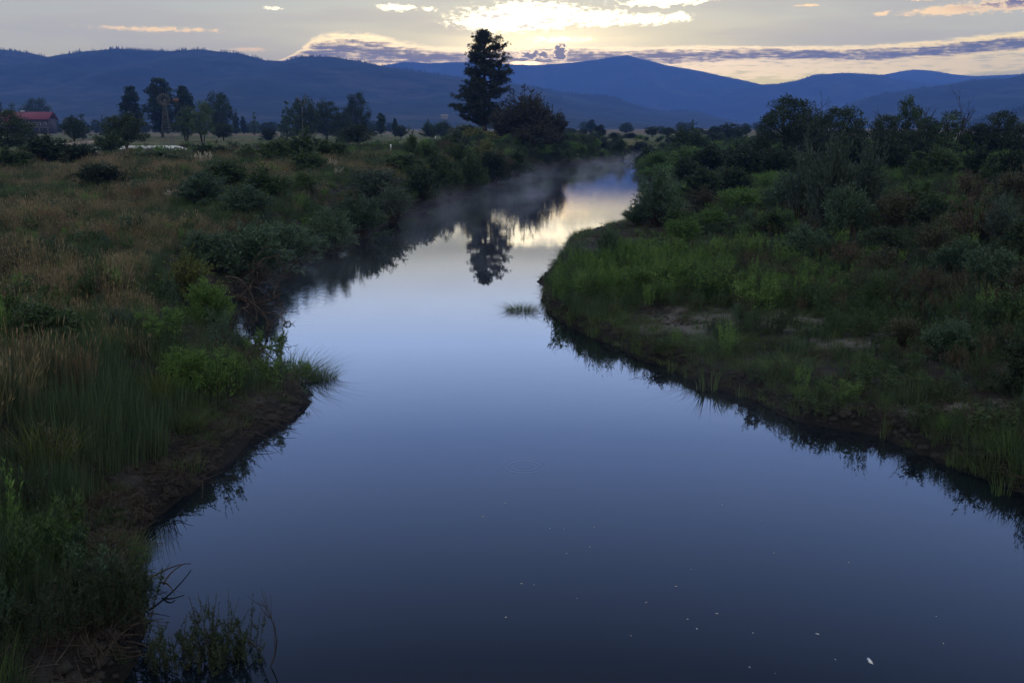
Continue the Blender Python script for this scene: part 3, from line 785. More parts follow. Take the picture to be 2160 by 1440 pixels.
# ------------------------------------------------------------------ the tall pine
def build_pine():
    rng = np.random.default_rng(12)
    D = 187.0; k = D / F / math.cos(PITCH); gx, gy = PINE[0] * D / PINE[1], D
    gz = float(hgt(gx, gy)); top = CAM_H + ray(1030, 64)[2] / ray(1030, 64)[1] * D
    H = top - gz
    zz = lambda py: (CAM_H + ray(1025, py)[2] / ray(1025, py)[1] * D) - gz
    L = [(290, 3), (262, 8), (252, 38), (232, 77), (215, 62), (195, 56), (178, 40), (160, 36), (150, 46), (138, 22), (122, 36), (108, 26), (90, 24), (75, 17), (64, 7)]
    Rr_ = [(290, 3), (262, 10), (250, 26), (232, 38), (215, 48), (200, 52), (188, 64), (172, 52), (164, 66), (150, 60), (135, 62), (118, 56), (104, 44), (98, 46), (82, 32), (72, 24), (64, 9)]
    root = bpy.data.objects.new("pine_tree", None); link(root); root.location = (gx, gy, gz)
    tag(root, "tallest tree, a lone dark pine standing over the left river bank", "pine tree")
    hl = sorted((zz(a), b * k) for a, b in L); hr = sorted((zz(a), b * k) for a, b in Rr_)
    lines, rad = [], []
    lead = [bez(np.array((0, 0, -.3)), np.array((-.1, 0, H * .5)), np.array((.25, 0, H * .97)), 14),
            bez(np.array((.15, .2, H * .12)), np.array((1.3, .3, H * .3)), np.array((1.1, .1, H * .86)), 12),
            bez(np.array((-.1, -.1, H * .08)), np.array((-1.25, -.2, H * .25)), np.array((-.9, -.1, H * .66)), 12)]
    lines += lead; rad += [(.62, .06), (.30, .05), (.26, .05)]
    T, Tn = [], []
    z = zz(262)
    while z < H * .985:
        for q in range(rng.integers(4, 8)):
            a = rng.random() * 6.283; ca, sa = math.cos(a), math.sin(a)
            r = np.interp(z, *zip(*(hl if ca < 0 else hr)))
            rs = (np.interp(z, *zip(*hl)) + np.interp(z, *zip(*hr))) / 2
            rad_ = (abs(ca) * r + (1 - abs(ca)) * rs) * rng.uniform(.62, 1.10)
            if rad_ < .4: rad_ = .4
            tr = lead[rng.integers(3)] if z < H * .6 else lead[rng.integers(2)] if z < H * .8 else lead[0]
            z0 = max(zz(270), z - rad_ * .12 - .2); j = int(np.argmin(abs(tr[:, 2] - z0))); s = tr[j]
            e = np.array((ca * rad_, sa * rad_, z + rng.uniform(-.1, .35)))
            mid = (s * .5 + e * .5) + np.array((0, 0, -.05 * rad_ - .1))
            ln = bez(s, mid, e, 7); lines.append(ln); rad.append((.045 + .018 * rad_, .02))
            npad = int(1 + rad_ * .95 + rng.random()); tp_ = np.concatenate([[.97], 1 - rng.random(npad) * (.62 if rad_ > 1.5 else .8)]); m = len(tp_) * 6
            t = np.clip(np.repeat(tp_, 6) + rng.normal(0, .012, m), .08, 1)
            ix = t * 6; jj = np.clip(ix.astype(int), 0, 5); f = (ix - jj)[:, None]
            p = ln[jj] * (1 - f) + ln[jj + 1] * f
            off = rng.normal(size=(m, 3)) * np.array((.30, .30, .15)) + np.repeat(rng.normal(size=(len(tp_), 3)) * np.array((.34, .34, .16)), 6, 0)
            off[:, 2] = off[:, 2] + .08
            T.append(p + off)
            for u in range(0, m, 4):
                lines.append(np.array([p[u], p[u] + off[u] * .6, p[u] + off[u]])); rad.append((.025, .012))
        z += rng.uniform(.36, .66)
    # crown tip
    for q in range(26):
        a = rng.random() * 6.283; r = rng.random() * 1.2
        T.append(np.array([[math.cos(a) * r + .1, math.sin(a) * r, H - .1 - rng.random() * 2.0 - r * .5]]))
    T = np.vstack(T); n = len(T); per = 16
    d = nrm(rng.normal(size=(n, per, 3)) + np.array((0, 0, .55)))
    P = np.repeat(T, per, 0) + (d * .03).reshape(-1, 3)
    V, Q = leaves(P, d.reshape(-1, 3), rng.uniform(.22, .40, n * per), .038, rng)
    rn = np.repeat(np.clip(np.repeat(rng.normal(.5, .15, n), per) + rng.normal(0, .1, n * per), 0, 1), 4)
    link(bpy.data.objects.new("crown", leafmesh("crown", (V, Q, rn), M['pine'])), root)
    link(bpy.data.objects.new("trunk", tubemesh("trunk", tubes(lines, rad, 6), M['pbark'])), root)
build_pine()

# ------------------------------------------------------------------ trees and shrubs one by one, placed where they stand in the photo
T_ = [
 # left meadow and beyond
 ('poplar', 281, 285, 46, 102, "slender poplar with forked top rising behind the round bush by the sand bunker", dict(D=300)),
 ('poplar', 343, 285, 68, 118, "tallest poplar, standing right behind the windmill wheel", dict(D=320)),
 ('poplar', 390, 285, 44, 105, "round-topped poplar just beside the tallest poplar", dict(D=310)),
 ('wide', 462, 285, 62, 92, "broad tall tree at the right end of the poplar group", dict(D=300)),
 ('loose', 394, 298, 78, 70, "pale multi-stemmed tree with open low fork beside the windmill", dict(D=215)),
 ('loose', 428, 300, 66, 84, "open-crowned tree with slim forked trunk on the fairway", dict(D=205)),
 ('round', 472, 297, 52, 38, "small low round tree on the fairway under the tall broad tree", dict(D=225)),
 ('round', 158, 303, 56, 58, "small round-headed tree with leaning trunk in the left fairway", dict(D=175)),
 ('conif', 174, 288, 36, 58, "pale-tipped conifer behind the small round-headed tree", dict(D=260)),
 ('conif', 218, 280, 20, 40, "little lone conifer between the round-headed tree and the poplars", dict(D=330)),
 ('round', 270, 330, 105, 92, "big dark round tree-bush in front of the pale sand bunker", dict(D=118)),
 ('mid', 232, 338, 80, 60, "lower dark bush leaning left of the big round tree-bush", dict(D=112)),
 ('conif', 28, 262, 38, 55, "pointed conifer rising behind the left part of the red roof", dict(D=560)),
 ('wide', 82, 262, 62, 56, "dark round tree rising behind the right end of the red roof", dict(D=560)),
 ('wide', -4, 262, 30, 52, "dark tree cut by the left frame edge beside the red roof", dict(D=560)),
 ('wide', 10, 318, 110, 90, "large black-green tree at the left frame edge in front of the house", dict(D=120)),
 ('round', 60, 306, 40, 38, "small dark tree below the house's white porch edge", dict(D=170)),
 ('poplar', 499, 278, 14, 40, "thin little poplar right of the broad tall tree", dict(D=420)),
 ('poplar', 514, 280, 14, 34, "shorter of two thin poplars right of the broad tall tree", dict(D=430)),
 ('conif', 537, 281, 28, 48, "slim pale conifer standing alone mid-meadow", dict(D=380)),
 ('conif', 606, 286, 42, 78, "blue-green conifer at the left end of the central grove", dict(D=260)),
 ('wide', 642, 290, 64, 86, "bushy grove tree with a bare pale snag at its top", dict(D=230)),
 ('wide', 690, 287, 70, 76, "wide rounded tree in the middle of the central grove", dict(D=270)),
 ('wide', 722, 292, 54, 55, "lower tree tucked between grove and tall dark tree", dict(D=240)),
 ('wide', 752, 280, 62, 82, "tall black-green tree with domed top at the grove's right end", dict(D=300)),
 ('round', 757, 315, 76, 54, "low umbrella-shaped tree with several slim trunks on the lawn", dict(D=150)),
 ('wide', 726, 306, 40, 34, "dark bush joined to the left side of the umbrella-shaped tree", dict(D=170)),
 ('poplar', 804, 280, 22, 42, "lone upright tree beside the white sprinkler spray", dict(D=330)),
 ('poplar', 834, 284, 14, 34, "narrow small tree left of its low round neighbour on the lawn", dict(D=300)),
 ('round', 846, 290, 30, 26, "low round neighbour of the narrow small tree on the lawn", dict(D=250)),
 ('round', 913, 293, 18, 24, "tiny round tree in front of the far lawn bushes", dict(D=240)),
 ('mid', 905, 281, 40, 24, "left bush of the far clump near the pine", dict(D=330)),
 ('mid', 935, 281, 50, 26, "middle and tallest bush of the far clump near the pine", dict(D=330)),
 ('yellow', 962, 284, 46, 18, "yellowish right bush of the far clump near the pine", dict(D=300)),
 ('dark', 985, 296, 56, 36, "dark bush at the foot of the pine on its left", dict(D=195)),
 ('yellow', 1000, 312, 110, 44, "yellow-green bushes rounding the pine's foot toward the river", dict(D=160)),
 ('dark', 566, 296, 42, 26, "dark bush on the meadow left of the central grove", dict(D=230)),
 # the big olive tree-willow by the pine and its neighbours
 ('fwillow', 1112, 344, 142, 146, "tall smoky-brown willow right of the pine, its crown feathery", dict(D=168)),
 ('fwillow', 1066, 338, 76, 112, "left shoulder of brown willow hiding the pine's trunk", dict(D=172)),
 ('fwillow', 1165, 344, 76, 108, "right shoulder of the smoky-brown willow hanging over the bend", dict(D=172)),
 ('fwillow', 1128, 352, 140, 88, "lower skirt willow under the smoky-brown one at the water", dict(D=160)),
 ('mid', 1045, 332, 50, 40, "green bush between pine foot and the brown willow", dict(D=155)),
 ('mid', 1218, 330, 66, 34, "pale green bush capping the far sand spit", dict(D=196)),
 ('bright', 1262, 326, 60, 26, "low light-green bush toward the tip of the far spit", dict(D=205)),
 ('mid', 1200, 340, 50, 44, "green bush low on the spit beside the brown willow's right edge", dict(D=178)),
 ('mid', 1236, 333, 54, 30, "low green bush on the spit between willow and light-green tip bush", dict(D=192)),
 ('bright', 1290, 331, 44, 16, "short grassy growth at the very tip of the far spit", dict(D=205)),
 ('bright', 1390, 362, 90, 38, "grassy green mound at the river's right side, inner bend", {}),
 ('bright', 1450, 350, 110, 36, "grassy green mound right of the inner bend one", {}),
 ('bright', 1375, 385, 60, 34, "grassy green edge hanging over the water below the mound", {}),
 ('mid', 1420, 338, 90, 20, "low green growth on the mound top facing the far bank", {}),
 ('gherb', 560, 815, 120, 80, "leafy green herbs in the middle of the grass tongue", {}),
 ('gherb', 630, 810, 90, 56, "leafy green herbs near the end of the grass tongue", {}),
 ('reed', 1255, 712, 40, 44, "short reeds under the point's soil lip", {}),
 ('reed', 1450, 800, 40, 66, "reeds touching the largest reed clump's left side", {}),
 ('herb', 1600, 835, 80, 56, "drooping herbs just right of the small reeds", {}),
 ('herb', 1720, 880, 90, 60, "drooping herbs right of the small cove", {}),
 ('herb', 1930, 935, 90, 66, "drooping herbs right of the tall isolated reeds", {}),
 ('herb', 1390, 765, 70, 44, "drooping herbs above the short water's-edge reeds", {}),
 ('gherb', 1780, 850, 110, 60, "light green herb patch in the middle of the lower right lip", {}),
 # far bank behind the bend
 ('round', 1203, 300, 36, 30, "dark round tree just right of the brown willow, far bank", dict(D=360)),
 ('round', 1228, 300, 26, 28, "second dark round tree right of the brown willow", dict(D=350)),
 ('poplar', 1266, 303, 26, 40, "short upright tree above the river bend", dict(D=290)),
 ('dark', 1250, 312, 62, 34, "dark bush under the short upright tree at the bend", dict(D=250)),
 ('dark', 1296, 306, 34, 28, "small dark bush left of the hazy gap in the far bank", dict(D=280)),
 ('dark', 1328, 304, 40, 24, "flat dark bush in the middle of the far bank", dict(D=290)),
 ('dark', 1302, 318, 44, 30, "round bush overhanging the far end of the water", dict(D=236)),
 ('dark', 1350, 318, 70, 20, "long low bush on the cut bank at the far end", dict(D=236)),
 ('dark', 1420, 317, 80, 18, "low dark growth on the cut bank behind the grassy mound", dict(D=236)),
 ('round', 1376, 299, 40, 32, "leftmost tree of the dark far row", dict(D=310)),
 ('round', 1408, 299, 42, 30, "second tree of the dark far row, flat-topped", dict(D=310)),
 ('round', 1440, 299, 40, 28, "third tree of the dark far row", dict(D=312)),
 ('round', 1470, 299, 38, 30, "fourth tree of the dark far row, beside the yellowish one", dict(D=312)),
 ('round', 1500, 299, 40, 26, "fifth tree of the dark far row, low", dict(D=315)),
 ('wide', 1543, 304, 60, 44, "yellow-green domed tree at the right end of the far row", dict(D=250)),
 ('round', 1508, 296, 34, 30, "dark tree peeping behind the yellow-green domed tree", dict(D=300)),
 ('round', 1573, 292, 24, 26, "small tree between the domed tree and the big right tree", dict(D=330)),
 ('round', 1604, 293, 26, 28, "small dark tree left of the big right tree's foot", dict(D=330)),
 # right bank skyline
 ('wide', 1655, 350, 129, 150, "biggest tree of the right bank with a leaning broken twig on top", dict(D=118)),
 ('wide', 1700, 352, 72, 130, "right half trunk-mate of the biggest right-bank tree", dict(D=120)),
 ('wide', 1768, 350, 120, 128, "broad dark tree right of the biggest right-bank tree", dict(D=112)),
 ('conif', 1810, 345, 36, 116, "small jagged conifer top poking from the right thicket", dict(D=116)),
 ('conif', 1848, 345, 22, 110, "thin conifer spike between two right thicket trees", dict(D=118)),
 ('loose', 1908, 352, 74, 144, "spiky airy tree standing highest in the right thicket", dict(D=112)),
 ('wide', 1868, 356, 100, 112, "rounded tree under the spiky airy tree", dict(D=104)),
 ('wide', 1942, 356, 84, 108, "dark tree on the right flank of the spiky airy tree", dict(D=106)),
 ('loose', 2004, 356, 100, 122, "tree with bare twigs sticking from its flat crown", dict(D=104)),
 ('wide', 2060, 360, 84, 100, "low rounded tree between the flat-crowned and dome trees", dict(D=104)),
 ('wide', 2100, 358, 100, 122, "dark dome-shaped tree near the right frame edge", dict(D=104)),
 ('wide', 2165, 362, 103, 106, "tree cut by the right frame edge", dict(D=100)),
 ('wide', 2235, 362, 115, 112, "outermost tree beyond the right frame edge", dict(D=100)),
 ('dark', 1600, 345, 80, 62, "dark bush in front of the biggest right-bank tree, left side", dict(D=105)),
 ('dark', 1560, 350, 90, 52, "dark bush sloping down toward the river mound", dict(D=100)),
 ('dark', 1500, 372, 110, 66, "black-green thicket bush behind the river-edge willow", {}),
 ('dark', 1450, 392, 80, 58, "small thicket bush nearest the water behind the willow", {}),
 ('dark', 1570, 388, 120, 80, "round middle bush of the dark thicket slope", {}),
 ('dark', 1640, 388, 110, 80, "right-hand bush of the dark thicket slope", {}),
 ('dark', 1480, 425, 100, 70, "front bush at the lower end of the dark thicket slope", {}),
 ('dark', 1545, 415, 100, 66, "front bush in the middle of the dark thicket slope", {}),
 ('dark', 1700, 372, 110, 76, "thicket bush below the two big right-bank trees", {}),
 ('dark', 1790, 375, 110, 84, "thicket bush below the broad dark tree", {}),
 ('dark', 1880, 378, 110, 84, "thicket bush below the spiky airy tree", {}),
 ('dark', 1955, 368, 70, 60, "thicket bush left above the round green bush", {}),
 ('mid', 1985, 378, 96, 66, "rounded lighter green bush standing out of the right thicket", {}),
 ('mid', 1930, 385, 60, 50, "green bush joined left to the rounded lighter one", {}),
 ('dark', 2060, 385, 90, 74, "black bush right of the rounded lighter green bush", {}),
 ('dark', 2130, 400, 90, 90, "black bush close to the right frame edge", {}),
 ('mid', 2080, 400, 60, 50, "small green bush before the black right-edge bushes", {}),
 ('olive', 2140, 440, 110, 84, "brown-tinged bush at the right frame edge under the trees", {}),
 ('russet', 2040, 440, 100, 80, "russet twiggy shrub in the upper right field", {}),
 # right bank mid
 ('silver', 1745, 500, 110, 180, "tallest silver shrub, upright sprays mid right bank", {}),
 ('silver', 1690, 480, 80, 150, "left companion of the tallest silver shrub", {}),
 ('silver', 1825, 480, 90, 150, "right companion of the tallest silver shrub, leaning outward", {}),
 ('willow', 1670, 450, 120, 88, "domed grey-green shrub left below the silver shrubs", {}),
 ('willow', 1785, 510, 110, 120, "dark grey-green shrub at the feet of the silver shrubs", {}),
 ('olive', 1890, 500, 110, 100, "olive shrub right of the silver shrubs", {}),
 ('mid', 1940, 470, 110, 84, "broad green shrub with yellow tips, right field", {}),
 ('russet', 2050, 520, 120, 110, "large russet twiggy shrub in the right field", {}),
 ('silver', 2110, 520, 80, 90, "pale sage shrub at right between russet ones", {}),
 ('olive', 1970, 560, 110, 90, "olive shrub below the green yellow-tipped shrub", {}),
 ('willow', 2080, 620, 120, 100, "dark grey-green shrub lower right field", {}),
 ('olive', 1860, 610, 110, 84, "low olive shrub in the centre of the right field", {}),
 ('russet', 1960, 660, 110, 100, "russet-tipped shrub over bare soil at right", {}),
 ('mid', 2120, 720, 130, 110, "dark green shrub by the right edge above the soil path", {}),
 ('mid', 1840, 665, 70, 84, "upright green shrub right of the grey soil patch", {}),
 ('willow', 1390, 478, 96, 118, "feathery willow leaning over the bright water from the right bank", {}),
 ('willow', 1345, 478, 64, 50, "small low spray left at the feathery willow's foot", {}),
 ('mid', 1430, 492, 80, 56, "round green bush right at the feathery willow's foot", {}),
 ('willow', 1283, 585, 62, 108, "dark upright shrub on the right point against the bright water", {}),
 ('willow', 1215, 580, 40, 62, "thin leafy spray at the tip of the right point", {}),
 ('bright', 1440, 520, 90, 60, "light green rounded shrub above the point", {}),
 ('mid', 1310, 545, 60, 40, "low green bush behind the dark upright shrub", {}),
 ('bright', 1500, 490, 100, 48, "fresh green mound left of the domed grey-green shrub", {}),
 ('bright', 1560, 455, 110, 54, "fresh green mound under the thicket slope", {}),
 ('gherb', 1500, 640, 110, 86, "bright leafy herb clump above the grey soil patch", {}),
 ('gherb', 1590, 660, 100, 90, "bright leafy herb clump right of the grey soil patch", {}),
 ('gherb', 1400, 620, 100, 74, "bright leafy herb clump left above the grey soil patch", {}),
 ('gherb', 1320, 625, 90, 74, "bright leafy herb clump behind the small soil lip", {}),
 ('gherb', 1240, 640, 80, 76, "bright leafy herb clump at the left shore of the point", {}),
 ('gherb', 1180, 640, 56, 70, "outermost leafy herb clump overhanging the water at the point", {}),
 ('gherb', 1410, 560, 120, 70, "broad herb clump in the middle of the point", {}),
 ('herb', 1760, 690, 56, 70, "dark herb clump between the two soil patches", {}),
 ('gmound', 1520, 745, 150, 46, "low spreading grass mound above the tall reeds", {}),
 ('gmound', 1660, 790, 110, 50, "rounded green grass mound in the middle of the right lip", {}),
 ('herb', 1860, 830, 110, 72, "leafy herb clump leaning over the right lip", {}),
 ('herb', 1960, 850, 100, 76, "leafy herb clump by the bare soil at lower right", {}),
 ('herb', 2090, 930, 130, 90, "dark herb clump near the lower right water edge", {}),
 ('reed', 1492, 826, 92, 96, "largest reed clump standing in the water off the right bank", {}),
 ('reed', 1418, 790, 46, 60, "thin reeds left of the largest reed clump", {}),
 ('reed', 1340, 742, 40, 56, "sparse reeds below the grey soil patch", {}),
 ('reed', 1560, 842, 40, 50, "small reeds right of the largest reed clump", {}),
 ('reed', 1676, 880, 50, 60, "reeds in the small cove of the right bank", {}),
 ('reed', 1866, 925, 44, 84, "tall isolated reeds at the lower right shore", {}),
 ('reed', 1815, 905, 30, 46, "short reeds left of the tall isolated ones", {}),
 ('reed', 2010, 990, 60, 70, "arching reeds near the lower right corner shore", {}),
 ('reed', 2110, 1050, 80, 90, "bent reeds where the right bank leaves the frame", {}),
 ('gtuft', 1100, 655, 74, 34, "little grass islet standing alone in the water off the point", dict(D=None, isl=1)),
 ('olive', 1480, 458, 90, 58, "low olive shrub under the front bushes of the thicket slope", {}),
 ('mid', 1620, 505, 96, 60, "green shrub below the domed grey-green one", {}),
 ('willow', 1700, 552, 104, 72, "grey-green shrub midway between silver shrubs and soil patches", {}),
 ('russet', 1790, 580, 90, 72, "reddish seed-headed shrub below the silver shrubs' right companion", {}),
 ('olive', 1585, 565, 84, 52, "low olive shrub behind the bright herb clumps", {}),
 ('dark', 1955, 505, 104, 84, "dark bush between the olive and the large russet shrub", {}),
 ('mid', 2030, 482, 90, 66, "green bush just behind the large russet shrub", {}),
 ('dark', 2160, 575, 120, 110, "black-green bush cut by the right frame edge, mid height", {}),
 ('willow', 2010, 600, 104, 84, "grey-green shrub left of the dark grey-green lower one", {}),
 ('mid', 1775, 640, 84, 60, "small green shrub right above the second soil patch", {}),
 ('olive', 1905, 730, 96, 70, "olive shrub between the soil patch and lower right path", {}),
 ('willow', 2000, 762, 116, 92, "grey-green shrub above the lower right soil path", {}),
 ('olive', 2155, 650, 110, 90, "olive bush at the right frame edge above the dark green one", {}),
 ('dark', 2160, 840, 140, 120, "dark bush at the right frame edge beside the soil path", {}),
 ('russet', 1650, 615, 84, 56, "small russet shrub behind the second soil patch", {}),
 ('dark', 1860, 545, 110, 74, "dark bush below the olive shrub right of the silver ones", {}),
 # left bank, far to near
 ('mid', 640, 342, 130, 58, "large round green bush at the edge of the left meadow", {}),
 ('mid', 585, 345, 90, 48, "bush joined left to the large round green one", {}),
 ('mid', 700, 342, 84, 46, "bush joined right to the large round green one", {}),
 ('mid', 655, 365, 100, 46, "low bush before the large round green one", {}),
 ('mid', 450, 334, 110, 30, "long low bush right of the sand bunker", {}),
 ('mid', 520, 340, 60, 30, "small bush right of the long low one by the bunker", {}),
 ('mid', 868, 340, 44, 56, "upright spiky bush on the left bank skyline below the lawn", {}),
 ('mid', 905, 342, 64, 38, "bush right of the upright spiky one", {}),
 ('russet', 945, 330, 60, 34, "grey-brown bush left of the pine's yellow ones", {}),
 ('mid', 960, 350, 70, 48, "dark green bush below the grey-brown one", {}),
 ('mid', 850, 372, 120, 44, "rounded green mound in the middle of the left bank", {}),
 ('dark', 95, 345, 130, 58, "wide dark bush in the left meadow before the house", {}),
 ('dark', 170, 345, 90, 40, "dark bush right of the wide one before the house", {}),
 ('mid', 30, 362, 100, 48, "green bush at the left frame edge over the brown grass", {}),
 ('dark', 215, 400, 120, 56, "dark bush sunk in the brown grass, upper left", {}),
 ('mid', 330, 345, 130, 26, "low shrubs lining the brown grass below the bunker", {}),
 ('mid', 480, 400, 130, 60, "green bush in the brown grass, centre left", {}),
 ('willow', 430, 430, 120, 60, "blue-green bush left of the centre-left green bush", {}),
 ('mid', 560, 420, 110, 64, "dark green bush right of the centre-left green bush", {}),
 ('willow', 520, 455, 120, 60, "blue-green bush below the centre-left bushes", {}),
 ('mid', 640, 410, 60, 46, "small round bush in russet grass above the river willows", {}),
 ('silver', 795, 440, 130, 84, "pale silvery shrub high on the left bank", {}),
 ('silver', 830, 470, 80, 76, "pale silvery shrub drooping toward the riffle", {}),
 ('willow', 760, 500, 110, 90, "grey-green bank willow under the silvery ones", {}),
 ('willow', 700, 535, 112, 92, "dark bank willow third from the driftwood", {}),
 ('willow', 612, 562, 130, 92, "rounded bank willow second from the driftwood", {}),
 ('willow', 530, 600, 170, 130, "biggest bank willow, just above the driftwood root", {}),
 ('willow', 430, 560, 110, 70, "willow bush behind the biggest bank willow", {}),
 ('dark', 890, 428, 84, 72, "dark bush overhanging the riffle", {}),
 ('mid', 945, 418, 80, 66, "green bush overhanging the water right of the dark one", {}),
 ('mid', 990, 402, 80, 74, "round green bush at the water below the pine", {}),
 ('dark', 1040, 385, 80, 66, "dark bush at the water below the brown willow", {}),
 ('mid', 930, 385, 90, 60, "green bush set back above the riffle bushes", {}),
 ('yellow', 1020, 345, 90, 46, "yellow-green bush on the slope under the pine", {}),
 ('mid', 1085, 368, 74, 50, "green bush at the water under the brown willow's skirt", {}),
 ('russet', 1055, 365, 60, 46, "grey twiggy bush between two water's-edge green ones", {}),
 ('yellow', 400, 650, 130, 110, "grassy yellow-green shrub left of the driftwood", {}),
 ('bright', 440, 700, 110, 100, "green shrub below the driftwood's left side", {}),
 ('gherb', 350, 730, 110, 100, "leafy herb clump beside the green shrub", {}),
 ('silver', 258, 720, 70, 62, "small blue-green shrub alone in brown grass, left", {}),
 ('dark', 195, 690, 50, 40, "small dark bush in the brown grass above the blue-green shrub", {}),
 ('mid', 90, 750, 190, 110, "broad dark green shrub at the left frame edge", {}),
 ('mid', 10, 720, 100, 110, "shrub cut by the left frame edge above the near grass", {}),
 ('gherb', 440, 850, 120, 140, "tall bright leafy herbs on the near left bank", {}),
 ('gherb', 490, 830, 100, 110, "bright leafy herbs beside the mud shelf", {}),
 ('bright', 395, 850, 120, 110, "bright green shrub behind the tall leafy herbs", {}),
 ('ytuft', 330, 850, 90, 100, "upright yellow-green grass clump left of the tall leafy herbs", {}),
 ('gherb', 560, 770, 100, 80, "leafy green herbs on the root of the grass tongue", {}),
 ('gmound', 610, 805, 170, 76, "green grass tongue drooping over the water from the left", {}),
 ('gmound', 676, 803, 84, 40, "very tip of the drooping grass tongue", {}),
 ('gmound', 400, 900, 90, 60, "grass clump hanging over the dark cut bank", {}),
 ('ytuft', 95, 1000, 170, 140, "large yellow-green grass clump with hanging seed heads, near left", {}),
 ('nherb', 40, 1130, 150, 170, "dark leafy herbs at the near left frame edge", {}),
 ('gmound', 262, 1200, 140, 80, "bright green grass clump at the near left waterline", {}),
 ('nbush', 215, 1262, 230, 74, "black tangled growth hanging over the near left water", {}),
]
for r_ in T_:
    key, px, py, wpx, hpx, lab, opt = r_
    opt = dict(opt)
    if opt.pop('isl', 0):
        g_ = at(px, py, 0.0); s = g_[1] / F
        o = put('gmound', 'grass_islet', g_[0], g_[1], -.02, wpx * s / .9, .36, lab, 'grass clump'); continue
    plant(key, px, py, wpx, hpx, lab, **opt)

# pale plume grasses: small, alike, in two places
for i, (px, py, lab) in enumerate([(700, 362, "upper cream plume of feathery grass by the large round bush"), (716, 378, "lower cream plume of feathery grass by the large round bush"),
                                   (428, 345, "cream seed-headed grass above the brown field, left of the round bushes"), (372, 425, "pale feathery grass clump amid the green bushes, left")]):
    plant('plume', px, py, 30 if i < 2 else 60, 30, lab, "pale plume grasses")
# tall leafy stalks rising from below the bridge
for i, (px, hpx, D, lab) in enumerate([
    (60, 230, 9.6, "leafy stalks in the bottom left corner"), (140, 270, 10.2, "tall leafy stalks second from the bottom left corner"), (215, 300, 10.6, "tall leafy stalks in front of the dark near water"),
    (285, 340, 10.8, "tallest leafy stalks against the water, bottom left"), (370, 160, 10.4, "thin leafy stalks between tallest stalks and the upright pair"),
    (445, 200, 10.4, "upright dark leafy stalks rising from the bottom edge"), (500, 170, 10.5, "slim leafy stalks beside the bare arching twig")]):
    d = ray(px, 1440); t = D / d[1]; z0 = CAM_H + d[2] * t
    x = d[0] * t; gz = max(float(hgt(x, D)), -.3)
    top = CAM_H + ray(px, 1440 - hpx * .92)[2] / ray(px, 1440 - hpx * .92)[1] * D
    put('nherb', 'stalk_clump', x, D, gz, .95, max(top - gz, .5), lab, 'herb')


# ------------------------------------------------------------------ ground cover (stuff), scattered with geometry nodes
def scatter(name, label, cat, pts, scl, protos, seed):
    rng = np.random.default_rng(seed)
    n = len(pts)
    pc = bpy.data.collections.new(name + "_kinds")
    for i, (lm, tm) in enumerate(protos):
        o = bpy.data.objects.new("tuft_%02d" % i, lm); pc.objects.link(o)
    me = mesh_np(name, pts, attrs={'scl': scl, 'rz': rng.random(n) * 6.283, 'tx': rng.normal(0, .10, n), 'ty': rng.normal(0, .10, n)})
    k_ = len(protos); q_ = fbm(pts[:, 0] * .33 + seed, pts[:, 1] * .20, 3) * 2.6 + .5 + rng.normal(0, .22, n)
    a = me.attributes.new('pick', 'INT', 'POINT'); a.data.foreach_set('value', np.clip((q_ * k_).astype(int), 0, k_ - 1).astype(np.int32))
    o = bpy.data.objects.new(name, me); link(o); tag(o, label, cat, kind='stuff')
    gt = bpy.data.node_groups.new(name, 'GeometryNodeTree')
    gt.interface.new_socket('Geometry', in_out='INPUT', socket_type='NodeSocketGeometry')
    gt.interface.new_socket('Geometry', in_out='OUTPUT', socket_type='NodeSocketGeometry')
    N = gt.nodes.new; i_ = N('NodeGroupInput'); o_ = N('NodeGroupOutput')
    ci = N('GeometryNodeCollectionInfo'); ci.inputs['Collection'].default_value = pc; ci.inputs['Separate Children'].default_value = True; ci.inputs['Reset Children'].default_value = True
    ip = N('GeometryNodeInstanceOnPoints'); ip.inputs['Pick Instance'].default_value = True
    def na(nm, tp):
        q = N('GeometryNodeInputNamedAttribute'); q.data_type = tp; q.inputs['Name'].default_value = nm; return q.outputs['Attribute']
    cx = N('ShaderNodeCombineXYZ')
    for s_, nm in zip(range(3), ('tx', 'ty', 'rz')): gt.links.new(na(nm, 'FLOAT'), cx.inputs[s_])
    gt.links.new(i_.outputs[0], ip.inputs['Points']); gt.links.new(ci.outputs[0], ip.inputs['Instance'])
    gt.links.new(na('pick', 'INT'), ip.inputs['Instance Index']); gt.links.new(cx.outputs[0], ip.inputs['Rotation'])
    gt.links.new(na('scl', 'FLOAT_VECTOR'), ip.inputs['Scale']); gt.links.new(ip.outputs[0], o_.inputs[0])
    md = o.modifiers.new("scatter", 'NODES'); md.node_group = gt
    return o
def sample(dens0, D0, D1, seed, expo=1.2, side=0, az=34):
    """random ground points in a wedge in front of the bridge, thinning with distance"""
    rng = np.random.default_rng(seed)
    out = []
    edges = np.geomspace(D0, D1, 24)
    for a, b in zip(edges[:-1], edges[1:]):
        area = math.radians(2 * az) * (b * b - a * a) / 2; dens = dens0 * (15 / max(a, 15)) ** expo
        n = int(area * dens); r = np.sqrt(rng.random(n) * (b * b - a * a) + a * a); t = np.radians(rng.uniform(-az, az, n))
        out.append(np.stack([r * np.sin(t), r * np.cos(t)], -1))
    P = np.vstack(out); dl, dr, ins = shore(P[:, 0], P[:, 1])
    z = hgt(P[:, 0], P[:, 1])
    ok = ~ins & (z > .04)
    left = dl < dr
    if side: ok &= left if side < 0 else ~left
    P, z, dm = P[ok], z[ok], np.minimum(dl, dr)[ok]
    return np.column_stack([P, z]), dm, np.hypot(P[:, 0], P[:, 1]), left[ok], rng
